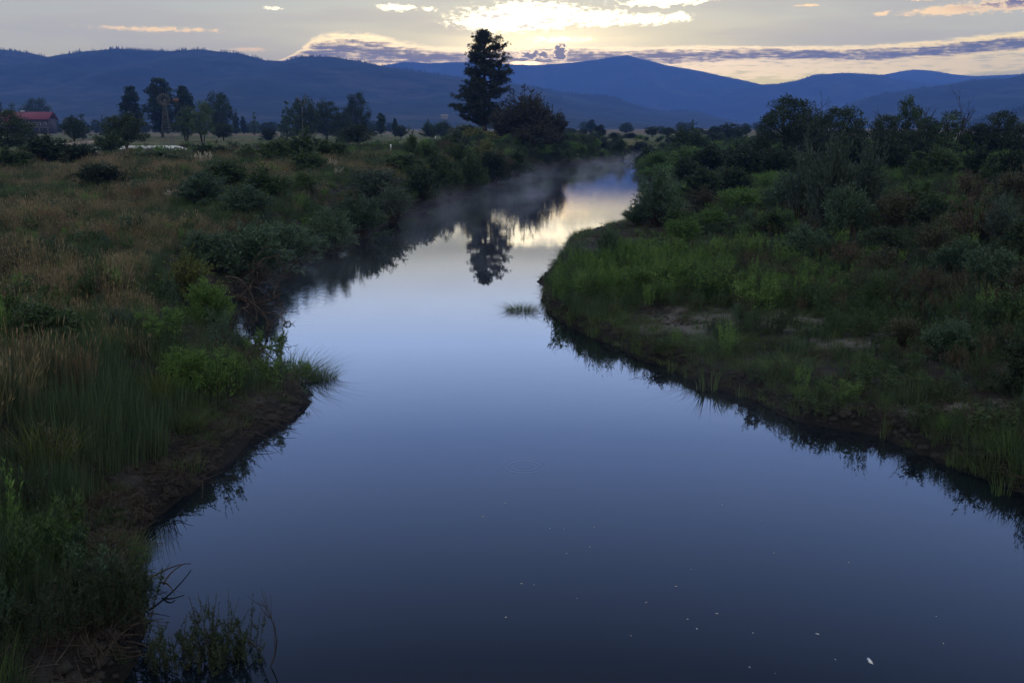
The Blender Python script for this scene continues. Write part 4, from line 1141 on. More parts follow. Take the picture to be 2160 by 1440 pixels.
def sized(P, D, h0, h1, rng, wide=.9):
    n = len(P); h = rng.uniform(h0, h1, n) * np.clip(1 + 1.9 * fbm(P[:, 0] * .45, P[:, 1] * .3, 3), .45, 1.7); g_ = wide * (1 + np.clip((D - 20) / 90, 0, 1.6))
    w_ = rng.uniform(.8, 1.2, n) * h ** .5 * .8 * g_
    return np.stack([w_, w_, h], -1)
dryp = [(leafmesh("t", blades(3000 + i, 70, .42, .5, .35, .0055, 22, .011, .13), M[('dry', 'rdry', 'dry', 'dry', 'bgras')[i]]), None) for i in range(5)]
grp = [(leafmesh("t", blades(3100 + i, 85, .42, .4, .50, .0075), M['gras' if i % 3 else 'bgras']), None) for i in range(5)]
bgp = [(leafmesh("t", blades(3150 + i, 85, .42, .5, .30, .0065), M['bgras']), None) for i in range(3)]
hbp = [(leafmesh("t", stalks(3200 + i, 13, .36, 26, .12, .017)[0], M[('mid', 'willow', 'mid', 'bright', 'olive')[i]]), None) for i in range(5)]
hbr = [(leafmesh("t", stalks(3300 + i, 14, .36, 26, .11, .013)[0], M[('weed', 'willow', 'olive', 'russet', 'weed', 'mid')[i]]), None) for i in range(6)]
gbr = [(leafmesh("t", stalks(3400 + i, 18, .34, 30, .11, .010)[0], M['bright' if i < 2 else 'mid']), None) for i in range(3)]
low = [(leafmesh("t", blades(3550, 70, .5, .2, 1.2, .007), M['russet']), None)] + [(leafmesh("t", blades(3500 + i, 60, .48, .3, .9, .011), M['gras' if i else 'mid']), None) for i in range(3)]

# left: dry grass on the plateau
P, dm, D, lf, rng = sample(13, 9, 118, 21, 1.05, side=-1)
pt = fbm(P[:, 0] * .09 + 3, P[:, 1] * .06, 3)
keep = (dm > 2.6) & (rng.random(len(P)) < np.where((pt > -.10) & (D > 17), 1.0, .12))
keep &= ~((P[:, 1] > 108))
scatter("dry_grass", "tall dry russet grass covering the left bank", "grass", P[keep], sized(P[keep], D[keep], .55, .95, rng), dryp, 31)
# left: green grass near the bridge and between
P, dm, D, lf, rng = sample(13, 8, 118, 22, 1.2, side=-1)
pt = fbm(P[:, 0] * .12, P[:, 1] * .08 + 4, 3)
keep = (dm > np.where(D < 24, .9, 1.5)) & (rng.random(len(P)) < np.where((pt > -.04) | (D < 22), .95, .15))
scatter("green_grass", "blue green meadow grass growing on the left bank", "grass", P[keep], sized(P[keep], D[keep], .45, .85, rng), bgp + grp[:2], 32)
# herbs on both banks
P, dm, D, lf, rng = sample(4.2, 8, 150, 23, 1.0, side=-1)
pt = fbm(P[:, 0] * .16 + 30, P[:, 1] * .10 + 4, 3)
keep = (dm > .5) & (rng.random(len(P)) < np.where(pt > .02, .75, .10) + (dm < 7) * .35 * (D > 24))
scatter("left_undergrowth", "leafy green undergrowth along the left bank", "undergrowth", P[keep], sized(P[keep], D[keep], .5, 1.0, rng, .8), hbp, 33)
P, dm, D, lf, rng = sample(10.0, 9, 135, 24, 1.0, side=1)
sandy = sandy_at(P[:, 0], P[:, 1])
keep = (dm > .35 + .6 * fbm(P[:, 0], P[:, 1], 2)) & (rng.random(len(P)) > sandy * 1.2)
keep &= rng.random(len(P)) < np.where(dm < 2.0, .75, .95)
S = sized(P, D, .40, 1.05, rng, .8) * (.45 + .55 * sst(dm, 1.5, 5))[:, None] * (1 - .5 * sst(P[:, 1], 36, 46) * (P[:, 1] < 80) * (dm < 6))[:, None]
scatter("right_undergrowth", "dense leafy undergrowth covering the right bank", "undergrowth", P[keep], S[keep], hbr, 34)
P, dm, D, lf, rng = sample(14, 9, 190, 25, .85, side=1)
sandy = sandy_at(P[:, 0], P[:, 1])
point = np.exp(-((P[:, 0] - at(1330, 590, .7)[0]) / 4.5) ** 2 - ((P[:, 1] - at(1330, 590, .7)[1]) / 5.5) ** 2)
keep = (dm > .25) & (rng.random(len(P)) > sandy * 1.35) & (rng.random(len(P)) < np.clip(.09 + point * 1.4 + (D > 75) * .8, 0, 1))
S = sized(P, D, .60, 1.15, rng, .8) * (.55 + .45 * sst(dm, .4, 1.8))[:, None] * (1 - .6 * sst(P[:, 1], 36, 46) * (P[:, 1] < 80) * (dm < 6))[:, None]
scatter("bank_herbs", "fresh green leafy stalks on the point of the right bank", "undergrowth", P[keep], S[keep], gbr + grp[:1], 35)
# short grass and creeping growth on lips and slopes of both banks
P, dm, D, lf, rng = sample(34, 8, 150, 26, 1.15)
keep = (dm > .04) & (dm < 9) & (rng.random(len(P)) < np.where(lf & (D < 24), .6, .75))
keep &= rng.random(len(P)) < (.35 + .65 * (fbm(P[:, 0] * .7, P[:, 1] * .7, 3) > -.04))
S = sized(P, D, .10, .32, rng, .9)
scatter("bank_grass", "short grass and creeping growth on the bank slopes", "grass", P[keep], S[keep], low, 36)
# blades and reeds fringing the right waterline
P, dm, D, lf, rng = sample(26, 9, 120, 29, 1.0, side=1)
keep = (dm < 1.3) & (rng.random(len(P)) < .25 + .75 * (fbm(P[:, 0] * .8 + 8, P[:, 1] * .8, 2) > -.02))
rdp = [(leafmesh("t", blades(3600 + i, 26, .34, .4, .55, .0085), M[('gras', 'bgras', 'gras')[i]]), None) for i in range(3)]
scatter("shore_grass", "arching grass blades fringing the right waterline", "grass", P[keep], sized(P[keep], D[keep], .25, .56, rng), rdp, 39)
# bushy growth along the far reach
P, dm, D, lf, rng = sample(9, 128, 330, 43, 1.0, az=22)
keep = (dm > .3) & (dm < 26) & (rng.random(len(P)) < np.where(fbm(P[:, 0] * .06, P[:, 1] * .05, 3) > -.05, .42, .10) * np.where(dm < 8, 1.6, .8)) & (P[:, 0] > -12)
s_ = rng.lognormal(.0, .38, keep.sum()); w2 = s_ * rng.uniform(1.2, 1.9, keep.sum())
scatter("far_bank_growth", "low bushy growth along the far reach of the river", "undergrowth", P[keep] - np.array((0, 0, .1)), np.stack([w2, w2, s_], -1), [LIB[k_][0] for k_ in ('mid', 'bright', 'mid', 'olive', 'dark')], 44)
# clods and dead stems on the cut banks
def clod(seed):
    rg = np.random.default_rng(seed); V = []; n, m = 9, 5
    for i in range(m + 1):
        for k in range(n):
            a, b = k / n * 6.283, i / m * math.pi; q = rg.uniform(.75, 1.15)
            V.append((math.cos(a) * math.sin(b) * q, math.sin(a) * math.sin(b) * q * .8, math.cos(b) * .55 * q))
    ii = np.arange((m + 1) * n).reshape(m + 1, n)
    return mesh_np("t", V, quads=np.stack([ii[:-1], np.roll(ii[:-1], -1, 1), np.roll(ii[1:], -1, 1), ii[1:]], -1).reshape(-1, 4), mat=M['clod'], smooth=False)
M['clod'] = bark_mat("damp_earth", (.009, .009, .009), (.045, .043, .042))
P, dm, D, lf, rng = sample(120, 9, 60, 40, 1.3)
keep = (dm > .02) & (dm < np.where(lf, 4.0, 3.0)) & ((rng.random(len(P)) < .45) & (fbm(P[:, 0] * .6, P[:, 1] * .6, 2) > -.12) | (dm < .5))
s_ = np.clip(rng.lognormal(-3.3, .5, keep.sum()), .012, .075) * np.where(dm[keep] < .5, 1.5, 1.0); scatter("earth_clods", "broken earth clods on the cut banks", "clods", P[keep], np.stack([s_, s_, s_], -1), [(clod(i), None) for i in range(4)], 41)
def sticks(seed):
    rg = np.random.default_rng(seed); L, r_ = [], []
    for q in range(7):
        a = rg.random() * 6.283; d = np.array((math.cos(a), math.sin(a), rg.uniform(-.1, .5))); p = rg.normal(size=3) * np.array((.1, .1, .02)); l = rg.uniform(.2, .55)
        L.append(bez(p, p + d * l * .5 + rg.normal(size=3) * .06, p + d * l, 6)); r_.append((.007, .003))
    return tubemesh("t", tubes(L, r_, 4), M['drift'])
keep2 = keep & (rng.random(len(P)) < .13)
scatter("dead_stems", "dead stems and exposed roots on the cut banks", "dead stems", P[keep2] + np.array((0, 0, .03)), np.stack([rng.uniform(.5, 1.3, keep2.sum())] * 3, -1), [(sticks(i), None) for i in range(4)], 42)
# rough grass round the fairways
P, dm, D, lf, rng = sample(9, 95, 330, 27, 1.3, az=32)
keep = (rng.random(len(P)) < np.where(fbm(P[:, 0] * .03, P[:, 1] * .02, 3) > .05, .5, .06)) & (dm > 3)
S = sized(P, D, .10, .30, rng, 1.8)
scatter("meadow_grass", "low rough grass scattered over the far meadow", "grass", P[keep], S[keep], dryp[:3] + grp[:2], 37)

# ------------------------------------------------------------------ built things
def flat(name, col, rough=.7, spec=.3, metal=0.0, var=.12):
    m, nt, p = principled(name, rough, spec); p.inputs['Metallic'].default_value = metal
    g = nt.nodes.new('ShaderNodeTexCoord'); n = noise(nt, g.outputs['Object'], 3, 5, .6)
    c = ramp(nt, n, [(.3, tuple(v * (1 - var) for v in col)), (.7, tuple(min(1, v * (1 + var)) for v in col))])
    nt.links.new(c, p.inputs['Base Color']); return m
class MB:
    def __init__(s): s.V, s.Q, s.n = [], [], 0
    def add(s, V, Q): s.V.append(np.asarray(V, float)); s.Q.append(np.asarray(Q) + s.n); s.n += len(V)
    def box(s, x0, x1, y0, y1, z0, z1):
        V = [(x, y, z) for z in (z0, z1) for y in (y0, y1) for x in (x0, x1)]
        s.add(V, [(0, 2, 3, 1), (4, 5, 7, 6), (0, 1, 5, 4), (2, 6, 7, 3), (0, 4, 6, 2), (1, 3, 7, 5)])
    def bar(s, a, b, r0, r1=None, k=5):
        a, b = np.array(a, float), np.array(b, float); V, Q = tubes([np.array([a, (a + b) / 2, b])], [(r0, r0 if r1 is None else r1)], k); s.add(V, Q)
    def build(s, name, mat, parent=None, smooth=False):
        return link(bpy.data.objects.new(name, mesh_np(name, np.vstack(s.V), quads=np.vstack(s.Q), mat=mat, smooth=smooth)), parent)
def empty(name, loc, rz=0, label=None, cat=None, group=None):
    o = bpy.data.objects.new(name, None); link(o); o.location = loc; o.rotation_euler = (0, 0, rz); tag(o, label, cat, group); return o
def place(px, D):
    d = ray(px, 300); x = d[0] / d[1] * D; return x, D, float(hgt(x, D))

# the long house with the red roof
m_red = flat("red_metal_roof", (.15, .030, .052), .6); m_wall = flat("dark_log_wall", (.045, .038, .040)); m_white = flat("white_trim_paint", (.34, .35, .38)); m_glass = flat("dark_window_glass", (.02, .025, .035), .1, .6); m_post = flat("weathered_post", (.12, .11, .11))
hx, hy, hz = place(62, 470.0)
H_ = empty("red_roofed_house", (hx, hy, hz), R(-4), "long two-storey house under a red roof at the far left", "house")
H_.scale = (1.15, 1.0, 1.32)
b = MB(); b.box(-10.4, 10.4, -3.5, 3.5, 0, 5.2); b.build("wall", m_wall, H_)
b = MB()
def slab(pts, y0, y1, th=.16):
    pass
rz0, rz1 = 5.0, 7.5
Vr = [(-11, -4.6, rz0), (11, -4.6, rz0), (11, 0, rz1), (-11, 0, rz1), (11, 4.6, rz0), (-11, 4.6, rz0)]
V = Vr + [(x, y, z - .18) for x, y, z in Vr]
b.add(V, [(0, 1, 2, 3), (3, 2, 4, 5), (6, 9, 8, 7), (9, 11, 10, 8), (0, 6, 7, 1), (5, 4, 10, 11), (0, 3, 9, 6), (3, 5, 11, 9), (1, 7, 8, 2), (2, 8, 10, 4)])
roof = b.build("roof", m_red, H_)
b = MB(); b.add([(-7.2, -7.2, 3.6), (-1.2, -7.2, 3.6), (-1.2, -4.5, 5.06), (-7.2, -4.5, 5.06), (-7.2, -7.2, 3.45), (-1.2, -7.2, 3.45), (-1.2, -4.5, 4.9), (-7.2, -4.5, 4.9)], [(0, 1, 2, 3), (4, 7, 6, 5), (0, 4, 5, 1), (0, 3, 7, 4), (1, 5, 6, 2)])
b.build("porch_roof", m_red, H_)
b = MB(); b.box(-7.3, -1.1, -7.32, -7.22, 3.3, 3.65); b.build("gutter", m_white, H_)
for vx in (-9.2, -1.6):
    b = MB(); b.box(vx - .6, vx + .6, -.6, .6, 7.3, 7.95); b.build("roof_vent", m_white, roof)
b = MB(); b.box(-.9, 10.6, -4.9, -3.6, 2.0, 2.2); b.box(-.9, 10.6, -4.95, -4.88, 3.0, 3.08)
for x in np.arange(-.8, 10.6, .6): b.box(x - .03, x + .03, -4.94, -4.89, 2.2, 3.0)
b.build("balcony", m_post, H_)
for x in (-.6, 3.2, 7.0, 10.4):
    b = MB(); b.box(x - .12, x + .12, -4.8, -4.56, 0, 2.0); b.build("post", m_post, H_)
for i, x in enumerate((-9.4, .6, 2.6, 4.6, 6.6, 8.8)):
    b = MB(); b.box(x - .62, x + .62, -3.58, -3.5, 2.4, 3.9); wfr = b.build("window", m_white, H_)
    b = MB(); b.box(x - .5, x + .5, -3.62, -3.585, 2.5, 3.8); b.build("pane", m_glass, wfr)

# farm windmill
m_gal = flat("galvanised_steel", (.09, .10, .11), .5, .4, .3); m_vane = flat("faded_red_vane", (.12, .08, .09))
wx, wy, wz = place(353, 146.0)
W = empty("windmill", (wx, wy, wz), 0, "old farm windmill on a steel lattice tower beside the sand bunker", "windmill")
b = MB(); Ht = 6.6
for sx in (-1, 1):
    for sy in (-1, 1):
        b.bar((sx * .78, sy * .78, 0), (sx * .10, sy * .10, Ht), .035, .025)
lev = [0.0, 1.5, 2.9, 4.1, 5.2, 6.1]
for a_, c_2 in zip(lev[:-1], lev[1:]):
    ra, rc = .78 - .68 * a_ / Ht, .78 - .68 * c_2 / Ht
    for (s1, s2) in (((-1, -1), (1, -1)), ((1, -1), (1, 1)), ((1, 1), (-1, 1)), ((-1, 1), (-1, -1))):
        b.bar((s1[0] * ra, s1[1] * ra, a_), (s2[0] * rc, s2[1] * rc, c_2), .012)
        b.bar((s2[0] * ra, s2[1] * ra, a_), (s1[0] * rc, s1[1] * rc, c_2), .012)
        b.bar((s1[0] * rc, s1[1] * rc, c_2), (s2[0] * rc, s2[1] * rc, c_2), .016)
b.bar((0, 0, 0), (0, 0, Ht), .015)
b.build("tower", m_gal, W)
b = MB(); b.bar((0, -.35, Ht + .1), (0, .3, Ht + .1), .10, .08, 8); b.build("hub", m_gal, W)
b = MB(); r0, r1 = .32, 1.0
for k in range(18):
    a0 = k / 18 * 6.2832; a1 = a0 + .17
    z0 = Ht + .1
    P4 = [(math.cos(a0) * r0, -.40, z0 + math.sin(a0) * r0), (math.cos(a0) * r1, -.44, z0 + math.sin(a0) * r1), (math.cos(a1) * r1, -.34, z0 + math.sin(a1) * r1), (math.cos(a0 + .15) * r0, -.36, z0 + math.sin(a0 + .15) * r0)]
    P8 = P4 + [(x, y + .012, z) for x, y, z in P4]
    b.add(P8, [(0, 1, 2, 3), (7, 6, 5, 4), (0, 4, 5, 1), (1, 5, 6, 2), (2, 6, 7, 3), (3, 7, 4, 0)])
for rr in (.36, .82):
    prev = None
    for k in range(25):
        a0 = k / 24 * 6.2832; p = (math.cos(a0) * rr, -.33, Ht + .1 + math.sin(a0) * rr)
        if prev: b.bar(prev, p, .014)
        prev = p
for k in range(6):
    a0 = k / 6 * 6.2832; b.bar((0, -.33, Ht + .1), (math.cos(a0) * .95, -.33, Ht + .1 + math.sin(a0) * .95), .014)
b.build("wheel", m_gal, W)
b = MB(); b.bar((0, .25, Ht + .1), (1.0, .9, Ht + .1), .02); b.box(.95, 1.75, .88, .90, Ht - .15, Ht + .38); b.build("tail_vane", m_vane, W)

# sand bunkers on the golf meadow
m_sand, sn_, sp_ = principled("bunker_sand", .95, .1)
g = sn_.nodes.new('ShaderNodeNewGeometry')
sn_.links.new(ramp(sn_, noise(sn_, g.outputs['Position'], 1.2, 6, .6), [(.3, (.46, .49, .50)), (.7, (.62, .65, .66))]), sp_.inputs['Base Color'])
m_sand2, sn2, sp2 = principled("tan_bunker_sand", .95, .1)
g = sn2.nodes.new('ShaderNodeNewGeometry')
sn2.links.new(ramp(sn2, noise(sn2, g.outputs['Position'], 1.2, 6, .6), [(.3, (.20, .16, .13)), (.7, (.30, .245, .20))]), sp2.inputs['Base Color'])
def bunker(px0, px1, D, dep, mat, label, seed):
    x0 = ray(px0, 300)[0] / ray(px0, 300)[1] * D; x1 = ray(px1, 300)[0] / ray(px1, 300)[1] * D
    cx, rx = (x0 + x1) / 2, (x1 - x0) / 2
    rings, n = 9, 72; V = []
    for i in range(rings + 1):
        t = i / rings
        for k in range(n):
            a = k / n * 6.2832; q = t * (1 + .10 * math.sin(2 * a + seed) + .06 * math.sin(5 * a + seed * 2))
            x, y = cx + math.cos(a) * rx * q, D + math.sin(a) * dep * q
            z = float(hgt(x, y)) + .10 + .20 * t * t - .06 * (t > .97) * 3 + .45 * (math.sin(a) * q + 1) * .5 * (t < .97)
            V.append((x, y, z))
    ii = np.arange((rings + 1) * n).reshape(rings + 1, n)
    q = np.stack([ii[:-1], np.roll(ii[:-1], -1, 1), np.roll(ii[1:], -1, 1), ii[1:]], -1).reshape(-1, 4)
    o = bpy.data.objects.new("sand_bunker", mesh_np("sand_bunker", V, quads=q, mat=mat, smooth=True)); link(o); tag(o, label, "bunker")
bunker(172, 384, 122.0, 9.0, m_sand, "pale sand bunker spread behind the big round tree-bush", 1.0)
bunker(138, 196, 172.0, 10.0, m_sand2, "small tan sand bunker behind the small round-headed tree", 2.2)

# lawn sprinkler jets
m_spray = flat("water_spray", (.50, .53, .57), .4, .3, 0, .03)
def spray(px, D, rad, hh, label, seed):
    x, y, z = place(px, D); rng = np.random.default_rng(seed); o = empty("lawn_sprinkler", (x, y, z), 0, label, "sprinkler")
    b = MB(); b.bar((0, 0, 0), (0, 0, .5), .03); b.build("riser", m_gal, o)
    n = 380; a = rng.choice((0.15, 2.9), n) + rng.normal(0, .10, n); t = rng.random(n)
    P = np.stack([np.cos(a) * t * rad, np.sin(a) * t * rad, .5 + hh * 4 * t * (1 - t) * .9 - t * .3 + rng.normal(0, .12, n) * t], -1)
    V, Q = leaves(P, rng.normal(size=P.shape), .16, .03, rng)
    link(bpy.data.objects.new("spray", mesh_np("spray", V, quads=Q, mat=m_spray)), o)
spray(803, 300.0, 3.2, 1.6, "small sprinkler throwing white water beside the lone upright tree", 3)
spray(862, 285.0, 1.4, .9, "fainter sprinkler jet on the far lawn below the mountains", 4)

# white marker posts on the lawn
m_mark = flat("white_marker_paint", (.7, .7, .68))
for px, D, lab in [(824, 132, "short white marker post on the lawn by the left bank"), (790, 160, "pale marker post right of the umbrella-shaped tree"), (919, 250, "thin pale marker post by the tiny round tree")]:
    x, y, z = place(px, D); o = empty("marker_post", (x, y, z), 0, lab, "post")
    b = MB(); b.bar((0, 0, 0), (0, 0, .7), .10, .09, 8); b.build("shaft", m_mark, o)
    b = MB(); b.bar((0, 0, .7), (0, 0, .86), .13, .02, 8); b.build("cap", m_mark, o)

# distant farmsteads at the mountain foot
m_far = flat("far_building_wall", (.30, .30, .31)); m_farr = flat("far_building_roof", (.20, .19, .20))
for i, (px, py, wd, lab) in enumerate([(1236, 268, 14, "pale farm building farthest left at the foothill's foot"), (1268, 269, 18, "long pale barn at the foothill's foot"), (1300, 270, 12, "small pale barn right of the long barn"),
                            (1340, 270, 20, "pale shed row below the foothill, right"), (938, 250, 26, "cluster-like pale ranch house high behind the pine's left branches")]):
    D = 1850.0 if i < 4 else 1100.0
    d = ray(px, py); x = d[0] / d[1] * D; z = CAM_H + d[2] / d[1] * D
    zt = float(hgt(x, D)) if i < 4 else z
    wd = wd * (.7 if i < 4 else .25)
    o = empty("far_barn", (x, D, zt - 1), 0, lab, "barn")
    o.scale = (1, .6, .5)
    b = MB(); b.box(-wd / 2, wd / 2, -5, 5, 0, 6); b.build("wall", m_far, o)
    b = MB(); b.add([(-wd / 2 - 1, -6, 6), (wd / 2 + 1, -6, 6), (wd / 2 + 1, 0, 10), (-wd / 2 - 1, 0, 10), (wd / 2 + 1, 6, 6), (-wd / 2 - 1, 6, 6)], [(0, 1, 2, 3), (3, 2, 4, 5), (0, 5, 4, 1)]); b.build("roof", m_farr, o)

# bare pale snag in the grove; bare twigs on the right skyline
def twiggy(name, base, H, n, seed, mat, label, cat, spread=.35, r=.05, levels=3, lean=(0, 0)):
    rng = np.random.default_rng(seed); lines, rad = [], []
    def grow(p, d, L, r_, lv):
        e = p + d * L; m = p + d * L * .5 + rng.normal(size=3) * L * .07
        lines.append(bez(p, m, e, 6)); rad.append((r_, r_ * .45))
        if lv == 0: return
        for q in range(n):
            t = rng.uniform(.35, 1); s = p + (e - p) * t
            grow(s, nrm(d + rng.normal(size=3) * spread), L * rng.uniform(.35, .6), r_ * .5, lv - 1)
    grow(np.zeros(3), nrm(np.array((lean[0], lean[1], 1.))), H * .75, r, levels)
    o = bpy.data.objects.new(name, tubemesh(name, tubes(lines, rad, 4), mat)); link(o); o.location = base; tag(o, label, cat); return o
x, y, z = place(641, 228.0); twiggy("bare_snag", (x, y, z), 9.4, 3, 4, M['pale'], "bare pale snag standing out of the central grove", "dead tree", .30, .11, 2)
for px, D, H, lab, sd_ in [(1718, 117, 7.4, "broken bare twig leaning from the top of the biggest right tree", 5), (1940, 108, 6.2, "bare twigs right of the spiky airy tree", 6), (2018, 103, 6.4, "bare twigs over the flat-crowned tree", 7), (1862, 110, 5.6, "thin bare twigs between conifer spike and airy tree", 8)]:
    x, y, z = place(px, D); twiggy("bare_branches", (x, y, z), H, 4, sd_, M['bark'], lab, "dead tree", .35, .07, 3, (.12, 0))

# driftwood root mass hanging over the water
g_ = at(556, 694, 0.0)
rng = np.random.default_rng(9); lines, rad = [], []
def groot(p, d, L, r_, lv):
    pts = [p]; dd = d
    for k in range(6):
        dd = nrm(dd + rng.normal(size=3) * .33 + np.array((0, 0, -.05))); pts.append(pts[-1] + dd * L / 6)
    lines.append(np.array(pts)); rad.append((r_, r_ * .4))
    if lv:
        for q in range(4 if lv > 1 else 3):
            k = rng.integers(1, 7); groot(pts[k], nrm(dd + rng.normal(size=3) * .9), L * rng.uniform(.4, .7), r_ * .55, lv - 1)
for q in range(5):
    groot(np.array((-.9, .5, .9)), nrm(np.array((1.0, rng.uniform(-.9, .3), rng.uniform(-.5, .2)))), rng.uniform(1.2, 1.8), .05, 3)
o = bpy.data.objects.new("driftwood_root", tubemesh("driftwood_root", tubes(lines, rad, 5), M['drift'])); link(o); o.location = (g_[0], g_[1], 0); tag(o, "tangled dead root mass hanging over the water from the left bank", "driftwood")
# the grey log it hangs from
b0 = np.array((-1.5, 1.6, 1.35)); lnn = bez(b0, np.array((-.5, .9, 1.55)), np.array((-.1, -.3, .35)), 10)
o = bpy.data.objects.new("dead_limb", tubemesh("dead_limb", tubes([lnn, bez(lnn[5], lnn[5] + (.2, -.1, .2), lnn[5] + (.55, -.3, -.1), 6)], [(.045, .018), (.02, .008)], 6), M['drift'])); link(o); o.location = (g_[0], g_[1], 0); tag(o, "grey bare limb arching down beside the tangled root mass", "driftwood")
# sticks lying in the near left water
for i, (a, b_, lab) in enumerate([((330, 1215), (402, 1188), "long thin stick pointing right over the near left water"), ((345, 1232), (368, 1250), "short stick with a kink in the near left water")]):
    A, B = at(*a, .18 if i == 0 else .10), at(*b_, .05)
    ln = [bez(A - (A - B) * -.25, (A + B) / 2 + np.array((0, 0, .10)), B, 7)]
    if i == 1: ln.append(bez(A, A + np.array((.02, .15, .10)), A + np.array((.14, .34, .12)), 5))
    o = bpy.data.objects.new("stick", tubemesh("stick", tubes(ln, [(.014, .006)] * len(ln), 5), M['bark'])); link(o); tag(o, lab, "stick")
# arching bare twigs at the bottom edge
for i, (P3, lab) in enumerate([(((565, 1500), (610, 1350), (550, 1265)), "bare arching twig rising from the bottom edge in front of the water"), (((470, 1480), (420, 1340), (398, 1255)), "thin bare twig bending left at the bottom edge"), (((560, 1470), (540, 1340), (440, 1302)), "thin bare twig crossing behind the leafy stalks")]):
    D = 10.3 + .15 * i
    Q3 = []
    for px, py in P3: d = ray(px, py); Q3.append(d / d[1] * D + np.array((0, 0, CAM_H)))
    Q3[0][2] = -.1
    ln = bez(*Q3, 14); L = [ln]; rd_ = [(.009, .003)]
    rg = np.random.default_rng(i)
    for q in range(9 if i == 0 else 4):
        k = rg.integers(4, 13); dd = nrm(ln[k] - ln[k - 1]) + rg.normal(size=3) * .5; L.append(bez(ln[k], ln[k] + dd * .12, ln[k] + dd * .2 + np.array((0, 0, .08)), 5)); rd_.append((.004, .0015))
    o = bpy.data.objects.new("bare_twig", tubemesh("bare_twig", tubes(L, rd_, 4), M['bark'])); link(o); tag(o, lab, "twig")

# flecks of foam and fluff drifting on the water
m_fl = flat("pale_fluff", (.62, .64, .68), .8)
rng = np.random.default_rng(77)
FL = [(1195, 1166), (1244, 1153), (1217, 1261), (1512, 1293), (1588, 1334), (1635, 1419), (1581, 1406), (1160, 1114), (1190, 1115), (1253, 1112), (1018, 1089), (1523, 1064), (1066, 1061), (1457, 1200), (1426, 1236), (1100, 1230), (1126, 1233), (1790, 1186), (1975, 1299), (1331, 1340),
      (1363, 1270), (1470, 1325), (1724, 1336), (1762, 1390), (933, 968), (1603, 1098), (1633, 1166), (1067, 1301), (1990, 1356), (1450, 1305)]
proto = None
for i, (px, py) in enumerate(FL + [(1835, 1393)]):
    big = i == len(FL); p = at(px, py, .004)
    if proto is None or big:
        n = 9; a = np.linspace(0, 6.283, n, endpoint=False); r_ = rng.uniform(.6, 1.1, n) * (1.0 + .5 * np.cos(2 * a) * big)
        V = [(0, 0, .012)] + [(math.cos(t) * q, math.sin(t) * q * .7, 0) for t, q in zip(a, r_)] + [(0, 0, -.004)]
        T3 = [(0, 1 + k, 1 + (k + 1) % n) for k in range(n)] + [(n + 1, 1 + (k + 1) % n, 1 + k) for k in range(n)]
        proto = mesh_np("fluff", V, tris=T3, mat=m_fl, smooth=True)
    o = bpy.data.objects.new("drifting_feather" if big else "foam_fleck", proto); link(o); o.location = p; o.rotation_euler = (0, 0, rng.random() * 6)
    s = .055 if big else rng.lognormal(-4.15, .35); o.scale = (s, s, 1 if big else .6)
    tag(o, "largest white feather floating near the bottom right" if big else "tiny white fleck of foam floating on the near dark water", "feather" if big else "foam fleck", None if big else "foam flecks drifting on the water")

# far tree line across the valley floor, and trees on the ridges
rng = np.random.default_rng(55)
for i in range(64):
    px = 100 + i * 15 + rng.uniform(-6, 6) if i < 50 else rng.uniform(1200, 1620)
    D = rng.uniform(430, 620) if i < 50 else rng.uniform(520, 800)
    hh = rng.uniform(3.5, 7.5); x, y, z = place(px, D)
    put('wide' if rng.random() < .8 else 'poplar', 'distant_tree', x, y, z - .3, hh * rng.uniform(1.0, 1.8), hh, "small dark tree in the far tree line behind the meadow" if i < 50 else "small dark tree far out on the pale valley floor", 'tree',
        "trees of the far tree line" if i < 50 else "trees far out on the valley floor", leaf_name='crown', stem_name='trunk')
cone = []
def ridge_trees():
    P, Sz = [], []
    rg = np.random.default_rng(8)
    for V, use, D in CREST:
        m = 45
        n = V.shape[1]
        for row, dens, jit in ((m, 5.0 if D < 4000 else 4.0, 0), (m + 1, 3.0, 0), (m - 1, 3.0, 0), (m - 3, 1.6, 0)):
            k = rg.random(int(n * dens)) * (n - 1); i = k.astype(int); f = (k - i)[:, None]
            p = V[row, i] * (1 - f) + V[row, i + 1] * f
            cl_ = vnoise(p[:, 0] * .012 + D, p[:, 1] * 0 + row) > .35
            p = p[cl_]; P.append(p - np.array((0, 0, .6))); h = rg.uniform(3.5, 9, len(p)) * (1 + .5 * (rg.random(len(p)) < .06)); Sz.append(np.stack([h * .33, h * .33, h], -1))
    return np.vstack(P), np.vstack(Sz)
def cone_tree(seed):
    rg = np.random.default_rng(seed); V, Q = [], []; n = 7; b = 0
    for k in range(4):
        z0, z1, r = .08 + k * .22, .40 + k * .22, .5 - k * .11
        for j in range(n):
            a, a2 = j / n * 6.283, (j + 1) / n * 6.283; q = r * rg.uniform(.7, 1.15)
            V += [(math.cos(a) * q, math.sin(a) * q, z0), (math.cos(a2) * q, math.sin(a2) * q, z0), (0, 0, min(z1, 1)), (0, 0, min(z1, 1))]; Q.append((b, b + 1, b + 2, b + 3)); b += 4
    return np.array(V, float), np.array(Q), np.full(len(V), .4)
P, Sz = ridge_trees()
cp = []
for i in range(3):
    V, Q, rn = cone_tree(60 + i); cp.append((mesh_np("t", V, tris=Q[:, :3], mat=M['dark'], attrs={'rnd': rn}), None))
scatter("ridge_forest", "dark conifer forest along the mountain crests", "forest", P, Sz, cp, 61)


